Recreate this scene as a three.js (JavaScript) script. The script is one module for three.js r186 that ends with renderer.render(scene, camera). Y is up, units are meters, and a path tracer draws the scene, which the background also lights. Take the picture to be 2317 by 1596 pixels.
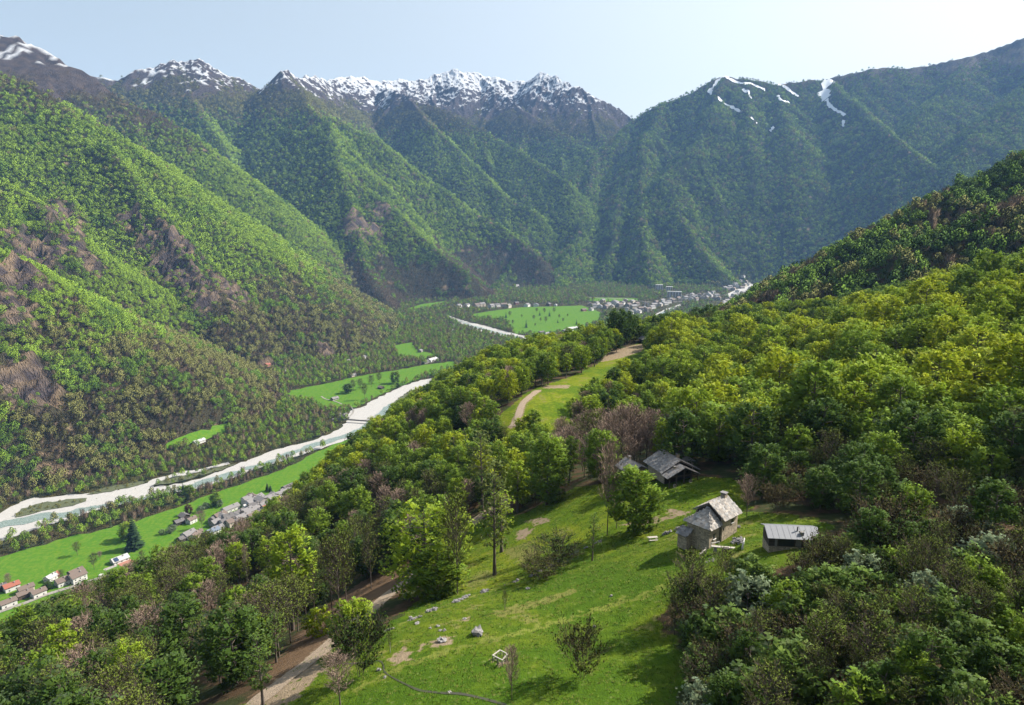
import * as THREE from 'three';
import { mergeGeometries, mergeVertices } from 'three/addons/utils/BufferGeometryUtils.js';
import { createNoise2D, createNoise3D } from 'simplex-noise';

// ---------- camera, sky, sun, exposure ----------
const scene = new THREE.Scene();
const CAM = new THREE.Vector3(0, 350, 0);             // metres above the valley floor (y = 0)
const PITCH = 0.1962;                                  // radians looking down
const camera = new THREE.PerspectiveCamera(54.64, 1024 / 705, 1, 40000);
camera.position.copy(CAM);
camera.rotation.set(-PITCH, 0, 0);

const SUN = new THREE.Vector3(0.70, 0.66, -0.24).normalize();
const sun = new THREE.DirectionalLight(new THREE.Color(1, 0.94, 0.84), 5);
sun.position.copy(SUN).multiplyScalar(3000);
sun.target.position.set(0, 0, -600);
sun.position.add(sun.target.position);
sun.castShadow = true;
Object.assign(sun.shadow.camera, { left: -2500, right: 2500, top: 2500, bottom: -2500, near: 10, far: 9000 });
sun.shadow.mapSize.set(4096, 4096);
scene.add(sun, sun.target);

{ // clear spring sky: pale at the horizon, blue overhead, brighter round the sun
  const W = 512, H = 256, data = new Float32Array(W * H * 4);
  const zen = [0.105, 0.155, 0.215], hor = [0.300, 0.330, 0.330], glow = [0.42, 0.41, 0.39];
  for (let r = 0; r < H; r++) for (let c = 0; c < W; c++) {
    const el = ((r + 0.5) / H - 0.5) * Math.PI, az = ((c + 0.5) / W - 0.5) * 2 * Math.PI;
    const x = Math.cos(az) * Math.cos(el), y = Math.sin(el), z = Math.sin(az) * Math.cos(el);
    const up = Math.pow(1 - Math.max(0, y), 3.0), cs = x * SUN.x + y * SUN.y + z * SUN.z;
    const g = 1.2 * Math.pow(Math.max(0, (cs + 1) / 2), 4) + 0.8 * Math.pow(Math.max(0, cs), 40);
    for (let k = 0; k < 3; k++) data[(r * W + c) * 4 + k] = zen[k] + (hor[k] - zen[k]) * up + glow[k] * g;
    data[(r * W + c) * 4 + 3] = 1;
  }
  const sky = new THREE.DataTexture(data, W, H, THREE.RGBAFormat, THREE.FloatType);
  sky.mapping = THREE.EquirectangularReflectionMapping;
  sky.magFilter = THREE.LinearFilter; sky.needsUpdate = true;
  scene.background = sky; scene.environment = sky;
}
const renderer = new THREE.WebGLRenderer({ antialias: true });
renderer.toneMapping = THREE.LinearToneMapping;
renderer.toneMappingExposure = 2.5;
renderer.shadowMap.enabled = true;
scene.fog = new THREE.FogExp2(new THREE.Color(0.30, 0.55, 1.0), 0.000036);

// ---------- helpers ----------
function rng(seed) { let s = seed >>> 0; return () => { s = (s + 0x6d2b79f5) | 0; let t = Math.imul(s ^ (s >>> 15), 1 | s); t = (t + Math.imul(t ^ (t >>> 7), 61 | t)) ^ t; return ((t ^ (t >>> 14)) >>> 0) / 4294967296; }; }
const n2 = createNoise2D(rng(11)), n2b = createNoise2D(rng(12)), n3 = createNoise3D(rng(13));
const fbm = (x, y, o = 4) => { let a = 1, s = 0, t = 0; for (let i = 0; i < o; i++) { s += a * n2(x, y); t += a; a *= 0.5; x *= 2.03; y *= 2.03; x += 17.3; } return s / t; };
const ridged = (x, y, o = 4) => { let a = 1, s = 0, t = 0; for (let i = 0; i < o; i++) { s += a * (1 - 2 * Math.abs(n2b(x, y))); t += a; a *= 0.5; x *= 2.07; y *= 2.07; y += 9.1; } return s / t; };
const clamp = (v, a, b) => v < a ? a : v > b ? b : v, lerp = (a, b, t) => a + (b - a) * t;
const sstep = (a, b, v) => { const t = clamp((v - a) / (b - a), 0, 1); return t * t * (3 - 2 * t); };
const V = (x, y, z) => new THREE.Vector3(x, y, z);
// a direction of sight as measured on a 2317 x 1596 print of the place
const FPX = 1545, cp = Math.cos(PITCH), sp = Math.sin(PITCH);
function ray(px, py) { const u = (px - 1158.5) / FPX, v = -(py - 798) / FPX; return V(u, v * cp - sp, -v * sp - cp).normalize(); }
const slant = (px, py, s) => ray(px, py).multiplyScalar(s).add(CAM);
const horiz = (px, py, d) => { const r = ray(px, py); return r.multiplyScalar(d / Math.hypot(r.x, r.z)).add(CAM); };
const onFloor = (px, py, y = 0) => { const r = ray(px, py); return r.multiplyScalar((y - CAM.y) / r.y).add(CAM); };
const project = (x, y, z) => { const dy = y - CAM.y, f = -(z * cp) - dy * sp, v = dy * cp - z * sp; return [1158.5 + x / f * FPX, 798 - v / f * FPX, f]; };
function inPoly(x, z, P) { let c = false; for (let i = 0, j = P.length - 1; i < P.length; j = i++) { const a = P[i], b = P[j]; if ((a.z > z) !== (b.z > z) && x < (b.x - a.x) * (z - a.z) / (b.z - a.z) + a.x) c = !c; } return c; }
function segDist(x, z, a, b) { const dx = b.x - a.x, dz = b.z - a.z, t = clamp(((x - a.x) * dx + (z - a.z) * dz) / (dx * dx + dz * dz + 1e-9), 0, 1); return [Math.hypot(x - a.x - dx * t, z - a.z - dz * t), t]; }
function lineDist(x, z, L) { let m = 1e9; for (let i = 0; i + 1 < L.length; i++) { const d = segDist(x, z, L[i], L[i + 1])[0]; if (d < m) m = d; } return m; }
const used = new Map();
function numbered(n) { const k = used.get(n) || 0; used.set(n, k + 1); return k ? n + '_' + String(k).padStart(3, '0') : n; }
function tag(o, label, category, group, kind) { if (label) o.userData.label = label; if (category) o.userData.category = category; if (group) o.userData.group = group; if (kind) o.userData.kind = kind; return o; }
function mesh(name, geo, mat, parent) { const m = new THREE.Mesh(geo, mat); m.castShadow = m.receiveShadow = true; m.name = parent ? name : numbered(name); (parent || scene).add(m); return m; }
function thing(name, label, category, pos, turn = 0, group) { const g = new THREE.Group(); g.name = numbered(name); g.position.copy(pos); g.rotation.y = turn; scene.add(g); return tag(g, label, category, group); }
function struct(o, label, category) { return tag(o, label, category, null, 'structure'); }
// ---------- terrain: near hillside from measured points, mountains from ridge lines ----------
const ctl = [];
function ground(px, py, s, canopy = 0) { const p = slant(px, py, s); ctl.push([p.x, p.z, p.y - canopy]); return p; }
[[1600, 1240, 128], [1135, 1505, 101], [1100, 1600, 93], [1320, 1535, 96], [1085, 1435, 110], [600, 1560, 118], [760, 1450, 129],
 [900, 1330, 152], [965, 1345, 144], [1120, 1290, 152], [1235, 1145, 192], [1375, 1205, 154], [1440, 1200, 152], [1590, 1085, 174],
 [1420, 1078, 182], [1478, 1225, 142], [1180, 935, 300], [1215, 885, 332], [1285, 872, 345], [1440, 805, 430], [1465, 775, 470], [1635, 792, 440],
 [1745, 1245, 112], [1660, 1175, 138], [1950, 1100, 160],
 [2250, 900, 170, 17], [2300, 622, 350, 19], [2000, 705, 330, 18], [1780, 750, 430, 16], [2150, 625, 390, 19], [1700, 850, 300, 15], [2250, 730, 250, 19],
 [1900, 1350, 90, 5], [2300, 1560, 62, 5], [1600, 1420, 104, 2], [2300, 1250, 112, 6], [1700, 1560, 82, 4],
 [280, 1500, 150, 11], [50, 1450, 190, 11], [300, 1290, 260, 12], [650, 1150, 262, 12], [700, 1300, 190, 12], [850, 1000, 330, 12], [1000, 880, 400, 12],
 [1150, 785, 520, 12], [800, 1120, 240, 12], [950, 1000, 272, 13], [1080, 950, 282, 13], [1450, 900, 300, 13], [1300, 960, 250, 13], [1350, 765, 560, 13], [1550, 735, 600, 12],
].forEach((a) => ground(...a));
// the brow, beyond which the flank falls to the valley
for (const [px, py, s, ux, uz] of [[0, 1425, 210, -0.95, -0.3], [300, 1280, 265, -0.85, -0.52], [500, 1200, 270, -0.75, -0.66], [700, 1115, 275, -0.7, -0.7], [850, 985, 340, -0.75, -0.66], [1000, 870, 405, -0.8, -0.6], [1150, 785, 525, -0.6, -0.8], [1350, 765, 565, -0.25, -0.97], [1550, 735, 605, 0, -1]]) {
  const p = slant(px, py, s); p.y -= 12;
  ctl.push([p.x + ux * 60, p.z + uz * 60, p.y - 36], [p.x + ux * 180, p.z + uz * 180, p.y - 135], [p.x + ux * 330, p.z + uz * 330, p.y - 270]);
}
ctl.push([0, 60, 304], [-60, 20, 285], [80, 40, 322], [-160, 20, 240], [-300, 0, 150], [300, 0, 380], [420, -120, 400], [420, -300, 372], [420, -480, 330], [-450, 60, 40], [200, 120, 370], [300, -620, 255], [150, -700, 190], [450, -700, 300]);
const TPS = (() => {
  const n = ctl.length, m = n + 3, A = [], U = (r2) => r2 < 1e-6 ? 0 : 0.5 * r2 * Math.log(r2), S = 0.01;
  for (let i = 0; i < m; i++) A.push(new Float64Array(m + 1));
  for (let i = 0; i < n; i++) { for (let j = 0; j < n; j++) A[i][j] = U(((ctl[i][0] - ctl[j][0]) ** 2 + (ctl[i][1] - ctl[j][1]) ** 2) * S * S) + (i === j ? 0.02 : 0); A[i][n] = A[n][i] = 1; A[i][n + 1] = A[n + 1][i] = ctl[i][0] * S; A[i][n + 2] = A[n + 2][i] = ctl[i][1] * S; A[i][m] = ctl[i][2]; }
  for (let k = 0; k < m; k++) {
    let p = k; for (let i = k + 1; i < m; i++) if (Math.abs(A[i][k]) > Math.abs(A[p][k])) p = i;
    [A[k], A[p]] = [A[p], A[k]];
    for (let i = k + 1; i < m; i++) { const f = A[i][k] / A[k][k]; if (f) for (let j = k; j <= m; j++) A[i][j] -= f * A[k][j]; }
  }
  const w = new Float64Array(m);
  for (let i = m - 1; i >= 0; i--) { let s = A[i][m]; for (let j = i + 1; j < m; j++) s -= A[i][j] * w[j]; w[i] = s / A[i][i]; }
  return (x, z) => { let s = w[n] + w[n + 1] * x * S + w[n + 2] * z * S; for (let i = 0; i < n; i++) { const dx = (ctl[i][0] - x) * S, dz = (ctl[i][1] - z) * S; s += w[i] * U(dx * dx + dz * dz); } return s; };
})();
function nearHill(x, z) {
  const out = Math.max(0, -z - 720) * 0.8 + Math.max(0, -x - 480) * 0.8 + Math.max(0, x - 480) * 0.2;
  if (x < -1000 || x > 1300 || z < -1500) return -500;
  return TPS(clamp(x, -560, 520), clamp(z, -820, 140)) - out;
}
// ridge lines: [px, py, horizontal distance]; s = side slope, ribs = spacing of side ribs
const ridges = [];
function ridge(group, s, pts, ribs = 0, ribLen = 300, seed = 1) {
  const P = pts.map((p) => p.isVector3 ? p : horiz(...p));
  ridges.push({ group, s, P });
  if (!ribs) return;
  const R = rng(seed * 77 + 5);
  for (let i = 0; i + 1 < P.length; i++) {
    const a = P[i], b = P[i + 1], L = Math.hypot(b.x - a.x, b.z - a.z), nn = Math.max(1, Math.round(L / ribs));
    const dx = (b.x - a.x) / L, dz = (b.z - a.z) / L, g = (b.y - a.y) / L;
    for (let k = 0; k < nn; k++) for (const sd of [-1, 1]) {
      const t = (k + 0.2 + 0.6 * R()) / nn, o = a.clone().lerp(b, t), bias = (g > 0 ? -1 : 1) * (0.25 + 0.5 * R());
      let ux = -dz * sd + dx * bias, uz = dx * sd + dz * bias; const q = Math.hypot(ux, uz); ux /= q; uz /= q;
      const len = ribLen * (0.6 + 0.8 * R()), fall = s * (0.84 + 0.1 * R()), bend = (R() - 0.5) * 0.5;
      const m = V(o.x + ux * len * 0.5, o.y - 4 - fall * len * 0.5, o.z + uz * len * 0.5);
      const e = V(m.x + (ux - uz * bend) * len * 0.6, m.y - fall * len * 0.62, m.z + (uz + ux * bend) * len * 0.6);
      ridges.push({ group, s: s * 1.35, P: [V(o.x, o.y - 4, o.z), m, e] });
    }
  }
}
// 0 left mountain, 1 central pyramid, 2 snowy range, 3 right mountain, 4 next spur on the right
ridge(0, 0.80, [[-700, -60, 4000], [-250, 40, 3700], [43, 94, 3600], [122, 130, 3550], [200, 176, 3480], [266, 216, 3400], [360, 262, 3300], [414, 297, 3250], [468, 346, 3180], [515, 391, 3120], [535, 430, 3050], [545, 470, 2990], [565, 510, 2930], [592, 556, 2870], [625, 640, 2760], [690, 705, 2600]], 260, 420, 1);
ridge(0, 0.72, [[-500, 60, 2700], [-150, 100, 2650], [0, 165, 2600], [110, 215, 2530], [230, 300, 2420], [330, 370, 2320], [430, 480, 2220], [500, 590, 2140], [560, 690, 2070], [620, 770, 2010]], 200, 320, 2);
ridge(0, 0.85, [[-300, 250, 2050], [-60, 380, 2000], [60, 450, 1950], [150, 520, 1850], [190, 640, 1720]], 0);
ridge(0, 0.85, [[230, 330, 2280], [330, 440, 2120], [390, 530, 1970], [430, 620, 1840], [470, 720, 1720]], 150, 160, 4);
ridge(0, 0.62, [[-500, 450, 1620], [-150, 520, 1560], [0, 592, 1500], [90, 640, 1475], [170, 690, 1450], [250, 765, 1410], [330, 835, 1370], [375, 890, 1345]], 150, 200, 3);
ridge(1, 0.88, [[643, 163, 4700], [672, 200, 4500], [690, 240, 4300], [735, 275, 4050], [760, 330, 3750], [775, 400, 3450], [795, 500, 3150], [830, 600, 2900], [880, 680, 2650]], 260, 420, 5);
ridge(1, 0.88, [[735, 265, 4100], [850, 312, 4100], [930, 378, 4000], [1000, 424, 3950], [1050, 470, 3900], [1130, 512, 3800], [1180, 545, 3700], [1222, 580, 3600]], 240, 420, 6);
ridge(1, 0.88, [[775, 400, 3450], [880, 460, 3350], [960, 540, 3200], [1040, 610, 3050]], 240, 300, 7);
ridge(2, 0.90, [[-100, 240, 5000], [200, 176, 4800], [240, 176, 4800], [268, 185, 4800], [300, 166, 4800], [350, 152, 4850], [375, 143, 4850], [400, 140, 4850], [445, 139, 4850], [480, 150, 4900], [540, 180, 4950], [585, 205, 5000], [600, 195, 4950], [643, 163, 4800]], 400, 320, 8);
ridge(2, 0.90, [[643, 163, 4800], [665, 178, 4950], [700, 175, 5200], [740, 184, 5500], [775, 178, 5700], [815, 176, 5800], [850, 188, 5900], [900, 184, 6000], [960, 180, 6100], [1000, 166, 6200], [1030, 157, 6200], [1060, 163, 6250], [1090, 172, 6300], [1120, 174, 6300], [1160, 184, 6300], [1195, 186, 6300], [1225, 165, 6200], [1262, 178, 6100], [1300, 196, 6000], [1340, 215, 5950], [1400, 250, 5900], [1445, 285, 5800], [1520, 340, 5600]], 430, 300, 9);
ridge(2, 0.92, [[850, 195, 5800], [930, 222, 5300], [1050, 272, 5000], [1150, 332, 4800], [1240, 384, 4600], [1285, 415, 4450]], 300, 380, 10);
ridge(2, 0.92, [[930, 225, 5250], [985, 290, 4800], [1050, 360, 4550], [1130, 430, 4350], [1205, 480, 4200]], 300, 300, 11);
ridge(2, 0.92, [[1090, 180, 6200], [1165, 238, 5700], [1250, 292, 5400], [1320, 332, 5200], [1350, 355, 5100]], 300, 300, 12);
ridge(2, 0.92, [[400, 145, 4850], [440, 230, 4500], [480, 300, 4200], [520, 380, 3900]], 260, 300, 13);
ridge(3, 0.90, [[1640, 170, 5700], [1610, 180, 5700], [1560, 210, 5600], [1500, 236, 5520], [1432, 273, 5420], [1350, 347, 5000], [1280, 407, 4700], [1205, 474, 4350], [1180, 515, 4050], [1172, 565, 3780], [1150, 615, 3520], [1110, 650, 3330]], 300, 380, 14);
ridge(3, 0.80, [[1350, 350, 4990], [1325, 450, 4480], [1300, 540, 4020], [1275, 605, 3640], [1260, 650, 3400]], 260, 260, 35);
ridge(3, 0.80, [[1452, 332, 4940], [1450, 450, 4350], [1460, 560, 3850], [1470, 640, 3480]], 260, 260, 36);
ridge(3, 0.80, [[1640, 172, 5690], [1615, 250, 5250], [1570, 330, 4850], [1510, 400, 4500], [1535, 480, 4200], [1575, 560, 3900], [1640, 620, 3700]], 240, 300, 15);
ridge(3, 0.95, [[1640, 170, 5700], [1670, 177, 5720], [1700, 181, 5750], [1760, 190, 5800], [1860, 180, 5950], [1969, 157, 6100], [2100, 150, 6300], [2200, 125, 6400], [2317, 85, 6500], [2500, 40, 6600], [2900, -50, 6700]], 320, 300, 16);
ridge(3, 0.80, [[1760, 194, 5790], [1780, 290, 5150], [1790, 400, 4700], [1800, 500, 4400], [1830, 600, 4200]], 260, 320, 17);
ridge(3, 0.78, [[1880, 182, 5940], [1960, 260, 5350], [2050, 330, 4850], [2130, 395, 4500], [2180, 460, 4350]], 260, 320, 18);
ridge(3, 0.78, [[2500, 60, 6500], [2330, 190, 5600], [2220, 280, 5000], [2150, 380, 4500]], 280, 320, 19);
ridge(3, 0.85, [[1700, 183, 5740], [1685, 300, 5050], [1700, 420, 4600], [1725, 540, 4250]], 240, 260, 31);
ridge(3, 0.85, [[1500, 238, 5510], [1452, 330, 4950], [1405, 430, 4500], [1385, 520, 4100], [1372, 600, 3800]], 240, 260, 32);
ridge(3, 0.85, [[1969, 160, 6090], [1900, 260, 5450], [1880, 370, 4950], [1900, 480, 4550]], 240, 260, 33);
ridge(3, 0.80, [[2200, 128, 6380], [2130, 215, 5700], [2060, 290, 5150]], 240, 260, 34);
ridge(4, 0.62, [[2900, 98, 1150], [2500, 278, 1050], [2317, 370, 960], [2180, 432, 900], [2080, 482, 850], [2000, 532, 810], [1900, 593, 770], [1830, 634, 740], [1700, 713, 700], [1610, 758, 680]], 110, 130, 20);
ridge(4, 0.66, [[2700, 280, 900], [2317, 468, 720], [2160, 530, 690], [2040, 575, 660], [1900, 650, 640]], 100, 90, 21);
for (const r of ridges) { r.x0 = r.z0 = 1e9; r.x1 = r.z1 = -1e9; r.yM = -1e9; for (const p of r.P) { r.x0 = Math.min(r.x0, p.x); r.x1 = Math.max(r.x1, p.x); r.z0 = Math.min(r.z0, p.z); r.z1 = Math.max(r.z1, p.z); r.yM = Math.max(r.yM, p.y); } }
const grp = new Float64Array(5);
const smax = (a, b, k) => { const h = clamp(0.5 + 0.5 * (a - b) / k, 0, 1); return b + (a - b) * h + k * h * (1 - h); };
const floorY = () => 0;
// returns [height, dominant group (-1 floor, 5 near hill), height of the mountain part]
let lastGroup = -1;
function terrain(x, z) {
  grp.fill(-900);
  const far = Math.hypot(x, z);
  const wx = x + 22 * n2(x / 520, z / 520) + 3 * n2(x / 110 + 5, z / 110), wz = z + 22 * n2(x / 520 + 31, z / 520 + 7) + 3 * n2(x / 110, z / 110 + 9);
  const big = far > 1100, X = big ? wx : x + (wx - x) * 0.35, Z = big ? wz : z + (wz - z) * 0.35;
  for (const r of ridges) {
    const bx = X < r.x0 ? r.x0 - X : X > r.x1 ? X - r.x1 : 0, bz = Z < r.z0 ? r.z0 - Z : Z > r.z1 ? Z - r.z1 : 0;
    const best = r.yM - r.s * Math.max(bx, bz); if (best < grp[r.group] || best < -60) continue;
    const P = r.P; let v = -900;
    for (let i = 0; i + 1 < P.length; i++) {
      const a = P[i], b = P[i + 1], dx = b.x - a.x, dz = b.z - a.z, t = clamp(((X - a.x) * dx + (Z - a.z) * dz) / (dx * dx + dz * dz + 1e-9), 0, 1);
      const h = a.y + (b.y - a.y) * t - r.s * Math.hypot(X - a.x - dx * t, Z - a.z - dz * t); if (h > v) v = h;
    }
    if (v > grp[r.group]) grp[r.group] = v;
  }
  let m = -900, g = -1;
  for (let k = 0; k < 5; k++) { if (grp[k] > m) g = k; m = m < -800 ? grp[k] : smax(m, grp[k], 14); }
  const rel = clamp(m / 500, 0, 1);
  if (m > -50) m += rel * (9 * ridged(x / 420, z / 420, 3)) + (m > 700 ? sstep(g === 0 ? 780 : 900, g === 0 ? 1050 : 1300, m) * (22 * ridged(x / 260, z / 260, 4) + 9 * ridged(x / 62 + 3, z / 62, 3) + 2.2 * ridged(x / 21, z / 21, 2)) : 0) * (g === 2 || g === 0 ? 1 : g === 1 ? 0.7 : 0.12) + clamp(m / 120, 0, 1) * 2.5 * fbm(x / 60, z / 60, 3);
  let h = smax(m, floorY(x, z), 26) ;
  if (m < -26) h = floorY(x, z);
  const nh = nearHill(x, z);
  lastGroup = h > 3 ? g : -1;
  if (nh > h - 20) { if (nh > h) lastGroup = 5; const k = Math.max(h, nh); h = Math.min(h, nh) < -200 ? k : smax(nh, h, 12); }
  return h;
}
// three nested grids, each border snapped to the coarser one
const GRIDS = [{ c: 2, x0: -288, x1: 384, z0: -672, z1: 96 }, { c: 8, x0: -1600, x1: 1600, z0: -2400, z1: 128 }, { c: 16, x0: -4800, x1: 5600, z0: -7600, z1: 128 }, { c: 8, x0: -3072, x1: 1280, z0: -6736, z1: -4304 }];
GRIDS[0].outer = 1; GRIDS[1].outer = 2; GRIDS[3].outer = 2; GRIDS[1].holes = [0]; GRIDS[2].holes = [1, 3];
function keep(x, z, pad) { return Math.abs(x) < Math.max(0, -z) * 0.92 + pad && z < 96 + 1; }
GRIDS.forEach((G, gi) => {
  G.nx = (G.x1 - G.x0) / G.c + 1; G.nz = (G.z1 - G.z0) / G.c + 1;
  G.h = new Float32Array(G.nx * G.nz).fill(NaN); G.g = new Int8Array(G.nx * G.nz);
  const holes = (G.holes || []).map((k) => GRIDS[k]), pad = [2000, 420, 500, 500][gi];
  for (let j = 0; j < G.nz; j++) for (let i = 0; i < G.nx; i++) {
    const x = G.x0 + i * G.c, z = G.z0 + j * G.c;
    if (holes.some((q) => x > q.x0 && x < q.x1 && z > q.z0 && z < q.z1)) continue;
    if (!keep(x, z, pad)) continue;
    G.h[j * G.nx + i] = terrain(x, z); G.g[j * G.nx + i] = lastGroup;
  }
});
for (const gi of [0, 1, 3]) { // snap borders
  const G = GRIDS[gi], C = GRIDS[G.outer];
  const coarse = (x, z) => { const fi = (x - C.x0) / C.c, fj = (z - C.z0) / C.c, i = Math.floor(fi), j = Math.floor(fj), u = fi - i, v = fj - j, at = (a, b) => C.h[b * C.nx + a];
    if (u < 1e-6 && v < 1e-6) return at(i, j); if (u < 1e-6) return lerp(at(i, j), at(i, j + 1), v); return lerp(at(i, j), at(i + 1, j), u); };
  for (let j = 0; j < G.nz; j++) for (let i = 0; i < G.nx; i++) if (i === 0 || j === 0 || i === G.nx - 1 || j === G.nz - 1) { const h = coarse(G.x0 + i * G.c, G.z0 + j * G.c); if (!Number.isNaN(h) && !Number.isNaN(G.h[j * G.nx + i])) G.h[j * G.nx + i] = h; }
}
// the height of the built sheet itself
const ORDER = [GRIDS[0], GRIDS[1], GRIDS[3], GRIDS[2]];
function gy(x, z) {
  for (const G of ORDER) {
    if (x < G.x0 || x >= G.x1 || z < G.z0 || z >= G.z1) continue;
    const fi = (x - G.x0) / G.c, fj = (z - G.z0) / G.c, i = Math.floor(fi), j = Math.floor(fj), u = fi - i, v = fj - j, k = j * G.nx + i;
    const a = G.h[k], b = G.h[k + 1], c = G.h[k + G.nx], d = G.h[k + G.nx + 1];
    const h = u + v < 1 ? a + (b - a) * u + (c - a) * v : d + (c - d) * (1 - u) + (b - d) * (1 - v);
    return Number.isNaN(h) ? 0 : h;
  }
  return 0;
}
function ggroup(x, z) { for (const G of ORDER) if (x >= G.x0 && x < G.x1 && z >= G.z0 && z < G.z1) return G.g[Math.round((z - G.z0) / G.c) * G.nx + Math.round((x - G.x0) / G.c)]; return -1; }
function gnormal(x, z, e = 2) { return V(gy(x - e, z) - gy(x + e, z), 2 * e, gy(x, z - e) - gy(x, z + e)).normalize(); }
// where a line of sight meets the ground
function hit(px, py, min = 40, max = 9000) { const r = ray(px, py); let t = min, st; for (; t < max; t += st) { st = Math.max(0.5, t * 0.004); if (CAM.y + r.y * t < gy(r.x * t, r.z * t)) { let a = t - st, b = t; for (let k = 0; k < 18; k++) { const m = (a + b) / 2; if (CAM.y + r.y * m < gy(r.x * m, r.z * m)) b = m; else a = m; } t = b; break; } } const x = r.x * t, z = r.z * t; return V(x, gy(x, z), z); }
// ---------- what covers the ground ----------
function tex(w, h, f, srgb) { const d = new Uint8Array(w * h * 4), o = [0, 0, 0]; for (let j = 0; j < h; j++) for (let i = 0; i < w; i++) { f(i, j, o); const k = (j * w + i) * 4; for (let c = 0; c < 3; c++) { let v = clamp(o[c], 0, 1); if (srgb) v = v <= 0.0031308 ? v * 12.92 : 1.055 * Math.pow(v, 1 / 2.4) - 0.055; d[k + c] = v * 255; } d[k + 3] = 255; } const t = new THREE.DataTexture(d, w, h, THREE.RGBAFormat); t.magFilter = THREE.LinearFilter; t.wrapS = t.wrapT = THREE.RepeatWrapping; if (srgb) t.colorSpace = THREE.SRGBColorSpace; t.needsUpdate = true; return t; }
// tiling grain: torus-mapped noise
function tileNoise(w, oct, seed) { const f = new Float32Array(w * w), nn = createNoise3D(rng(seed)), nm = createNoise3D(rng(seed + 1)); let lo = 9, hi = -9; for (let j = 0; j < w; j++) for (let i = 0; i < w; i++) { const a = i / w * 6.28318, b = j / w * 6.28318; let s = 0, am = 1, fr = oct[0]; for (let o = 0; o < oct[1]; o++) { s += am * (nn(Math.cos(a) * fr, Math.sin(a) * fr, Math.cos(b) * fr + 3 * o) + nm(Math.sin(b) * fr, Math.cos(a) * fr + 5 * o, Math.cos(b) * fr) * 0.7); am *= 0.62; fr *= 2.1; } f[j * w + i] = s; if (s < lo) lo = s; if (s > hi) hi = s; } for (let k = 0; k < f.length; k++) f[k] = (f[k] - lo) / (hi - lo); return f; }
const grainA = tileNoise(512, [3, 6], 41);
const grainTex = tex(512, 512, (i, j, o) => { const v = 0.55 + 0.75 * (grainA[j * 512 + i] - 0.5) + 0.2; o[0] = o[1] = o[2] = v; });
const bumpTex = tex(512, 512, (i, j, o) => { o[0] = o[1] = o[2] = grainA[j * 512 + i]; });
const rep = (t, r) => { const c = t.clone(); c.repeat.set(r, r); c.needsUpdate = true; return c; };

const onValley = (x, y) => { const p = onFloor(x, y); return gy(p.x, p.z) > 4 || -p.z > 4500 ? hit(x, y, 1100) : p; };
const poly = (L) => L.map(([x, y]) => onValley(x, y));
const sc = (L, ox, oy, k) => L.map(([x, y]) => [ox + x * k, oy + y * k]);
const Z7 = (L) => sc(L, 0, 1019.5, 0.3612), Z4 = (L) => sc(L, 0, 509.7, 0.36), Z5 = (L) => sc(L, 741.5, 509.7, 0.36), ZN = (L) => sc(L, 741.4, 1251.2, 0.2), ZB = (L) => sc(L, 722.9, 834.1, 0.1202), ZF = (L) => sc(L, 973.1, 602.4, 0.34);
const FIELDS = [
  ['broad bright green hay meadow between the river woods and the hamlet houses', [[-60, 1290], [0, 1262], [75, 1240], [150, 1218], [250, 1195], [330, 1172], [400, 1150], [470, 1122], [560, 1092], [640, 1063], [720, 1022], [800, 985], [850, 1000], [780, 1070], [690, 1160], [500, 1300], [300, 1420], [-40, 1470]]],
  ['long green meadow beside the gravel river above the footbridge', [[655, 885], [740, 868], [830, 848], [900, 838], [960, 826], [1024, 818], [1040, 826], [990, 842], [920, 868], [862, 893], [806, 922], [745, 928], [690, 905], [650, 902]]],
  ['small green field with a pale barn at the foot of the left mountain', [[360, 1020], [400, 992], [455, 974], [515, 958], [508, 980], [455, 1000], [400, 1012]]],
  ['little green clearing in the woods of the valley', [[892, 782], [930, 775], [945, 795], [992, 801], [960, 813], [900, 809]]],
  ['wide green meadow dotted with trees below the far village', Z5([[900, 560], [1060, 535], [1230, 515], [1420, 512], [1600, 505], [1720, 550], [1700, 610], [1610, 640], [1560, 655], [1480, 665], [1400, 690], [1180, 682], [1150, 640], [1120, 610], [1040, 590], [960, 590]])],
  ['narrow green clearing at the foot of the pyramid mountain', Z5([[500, 525], [600, 495], [740, 478], [760, 490], [690, 512], [560, 540]])],
  ['strip of green meadow beside the stream mouth', Z5([[1380, 715], [1480, 670], [1580, 690], [1520, 730], [1420, 740]])],
  ['green strip of grass behind the far village', Z5([[1620, 455], [1760, 455], [1960, 460], [1950, 475], [1740, 480], [1640, 475]])],
].map(([l, P]) => ({ l, P: poly(P) }));
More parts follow.
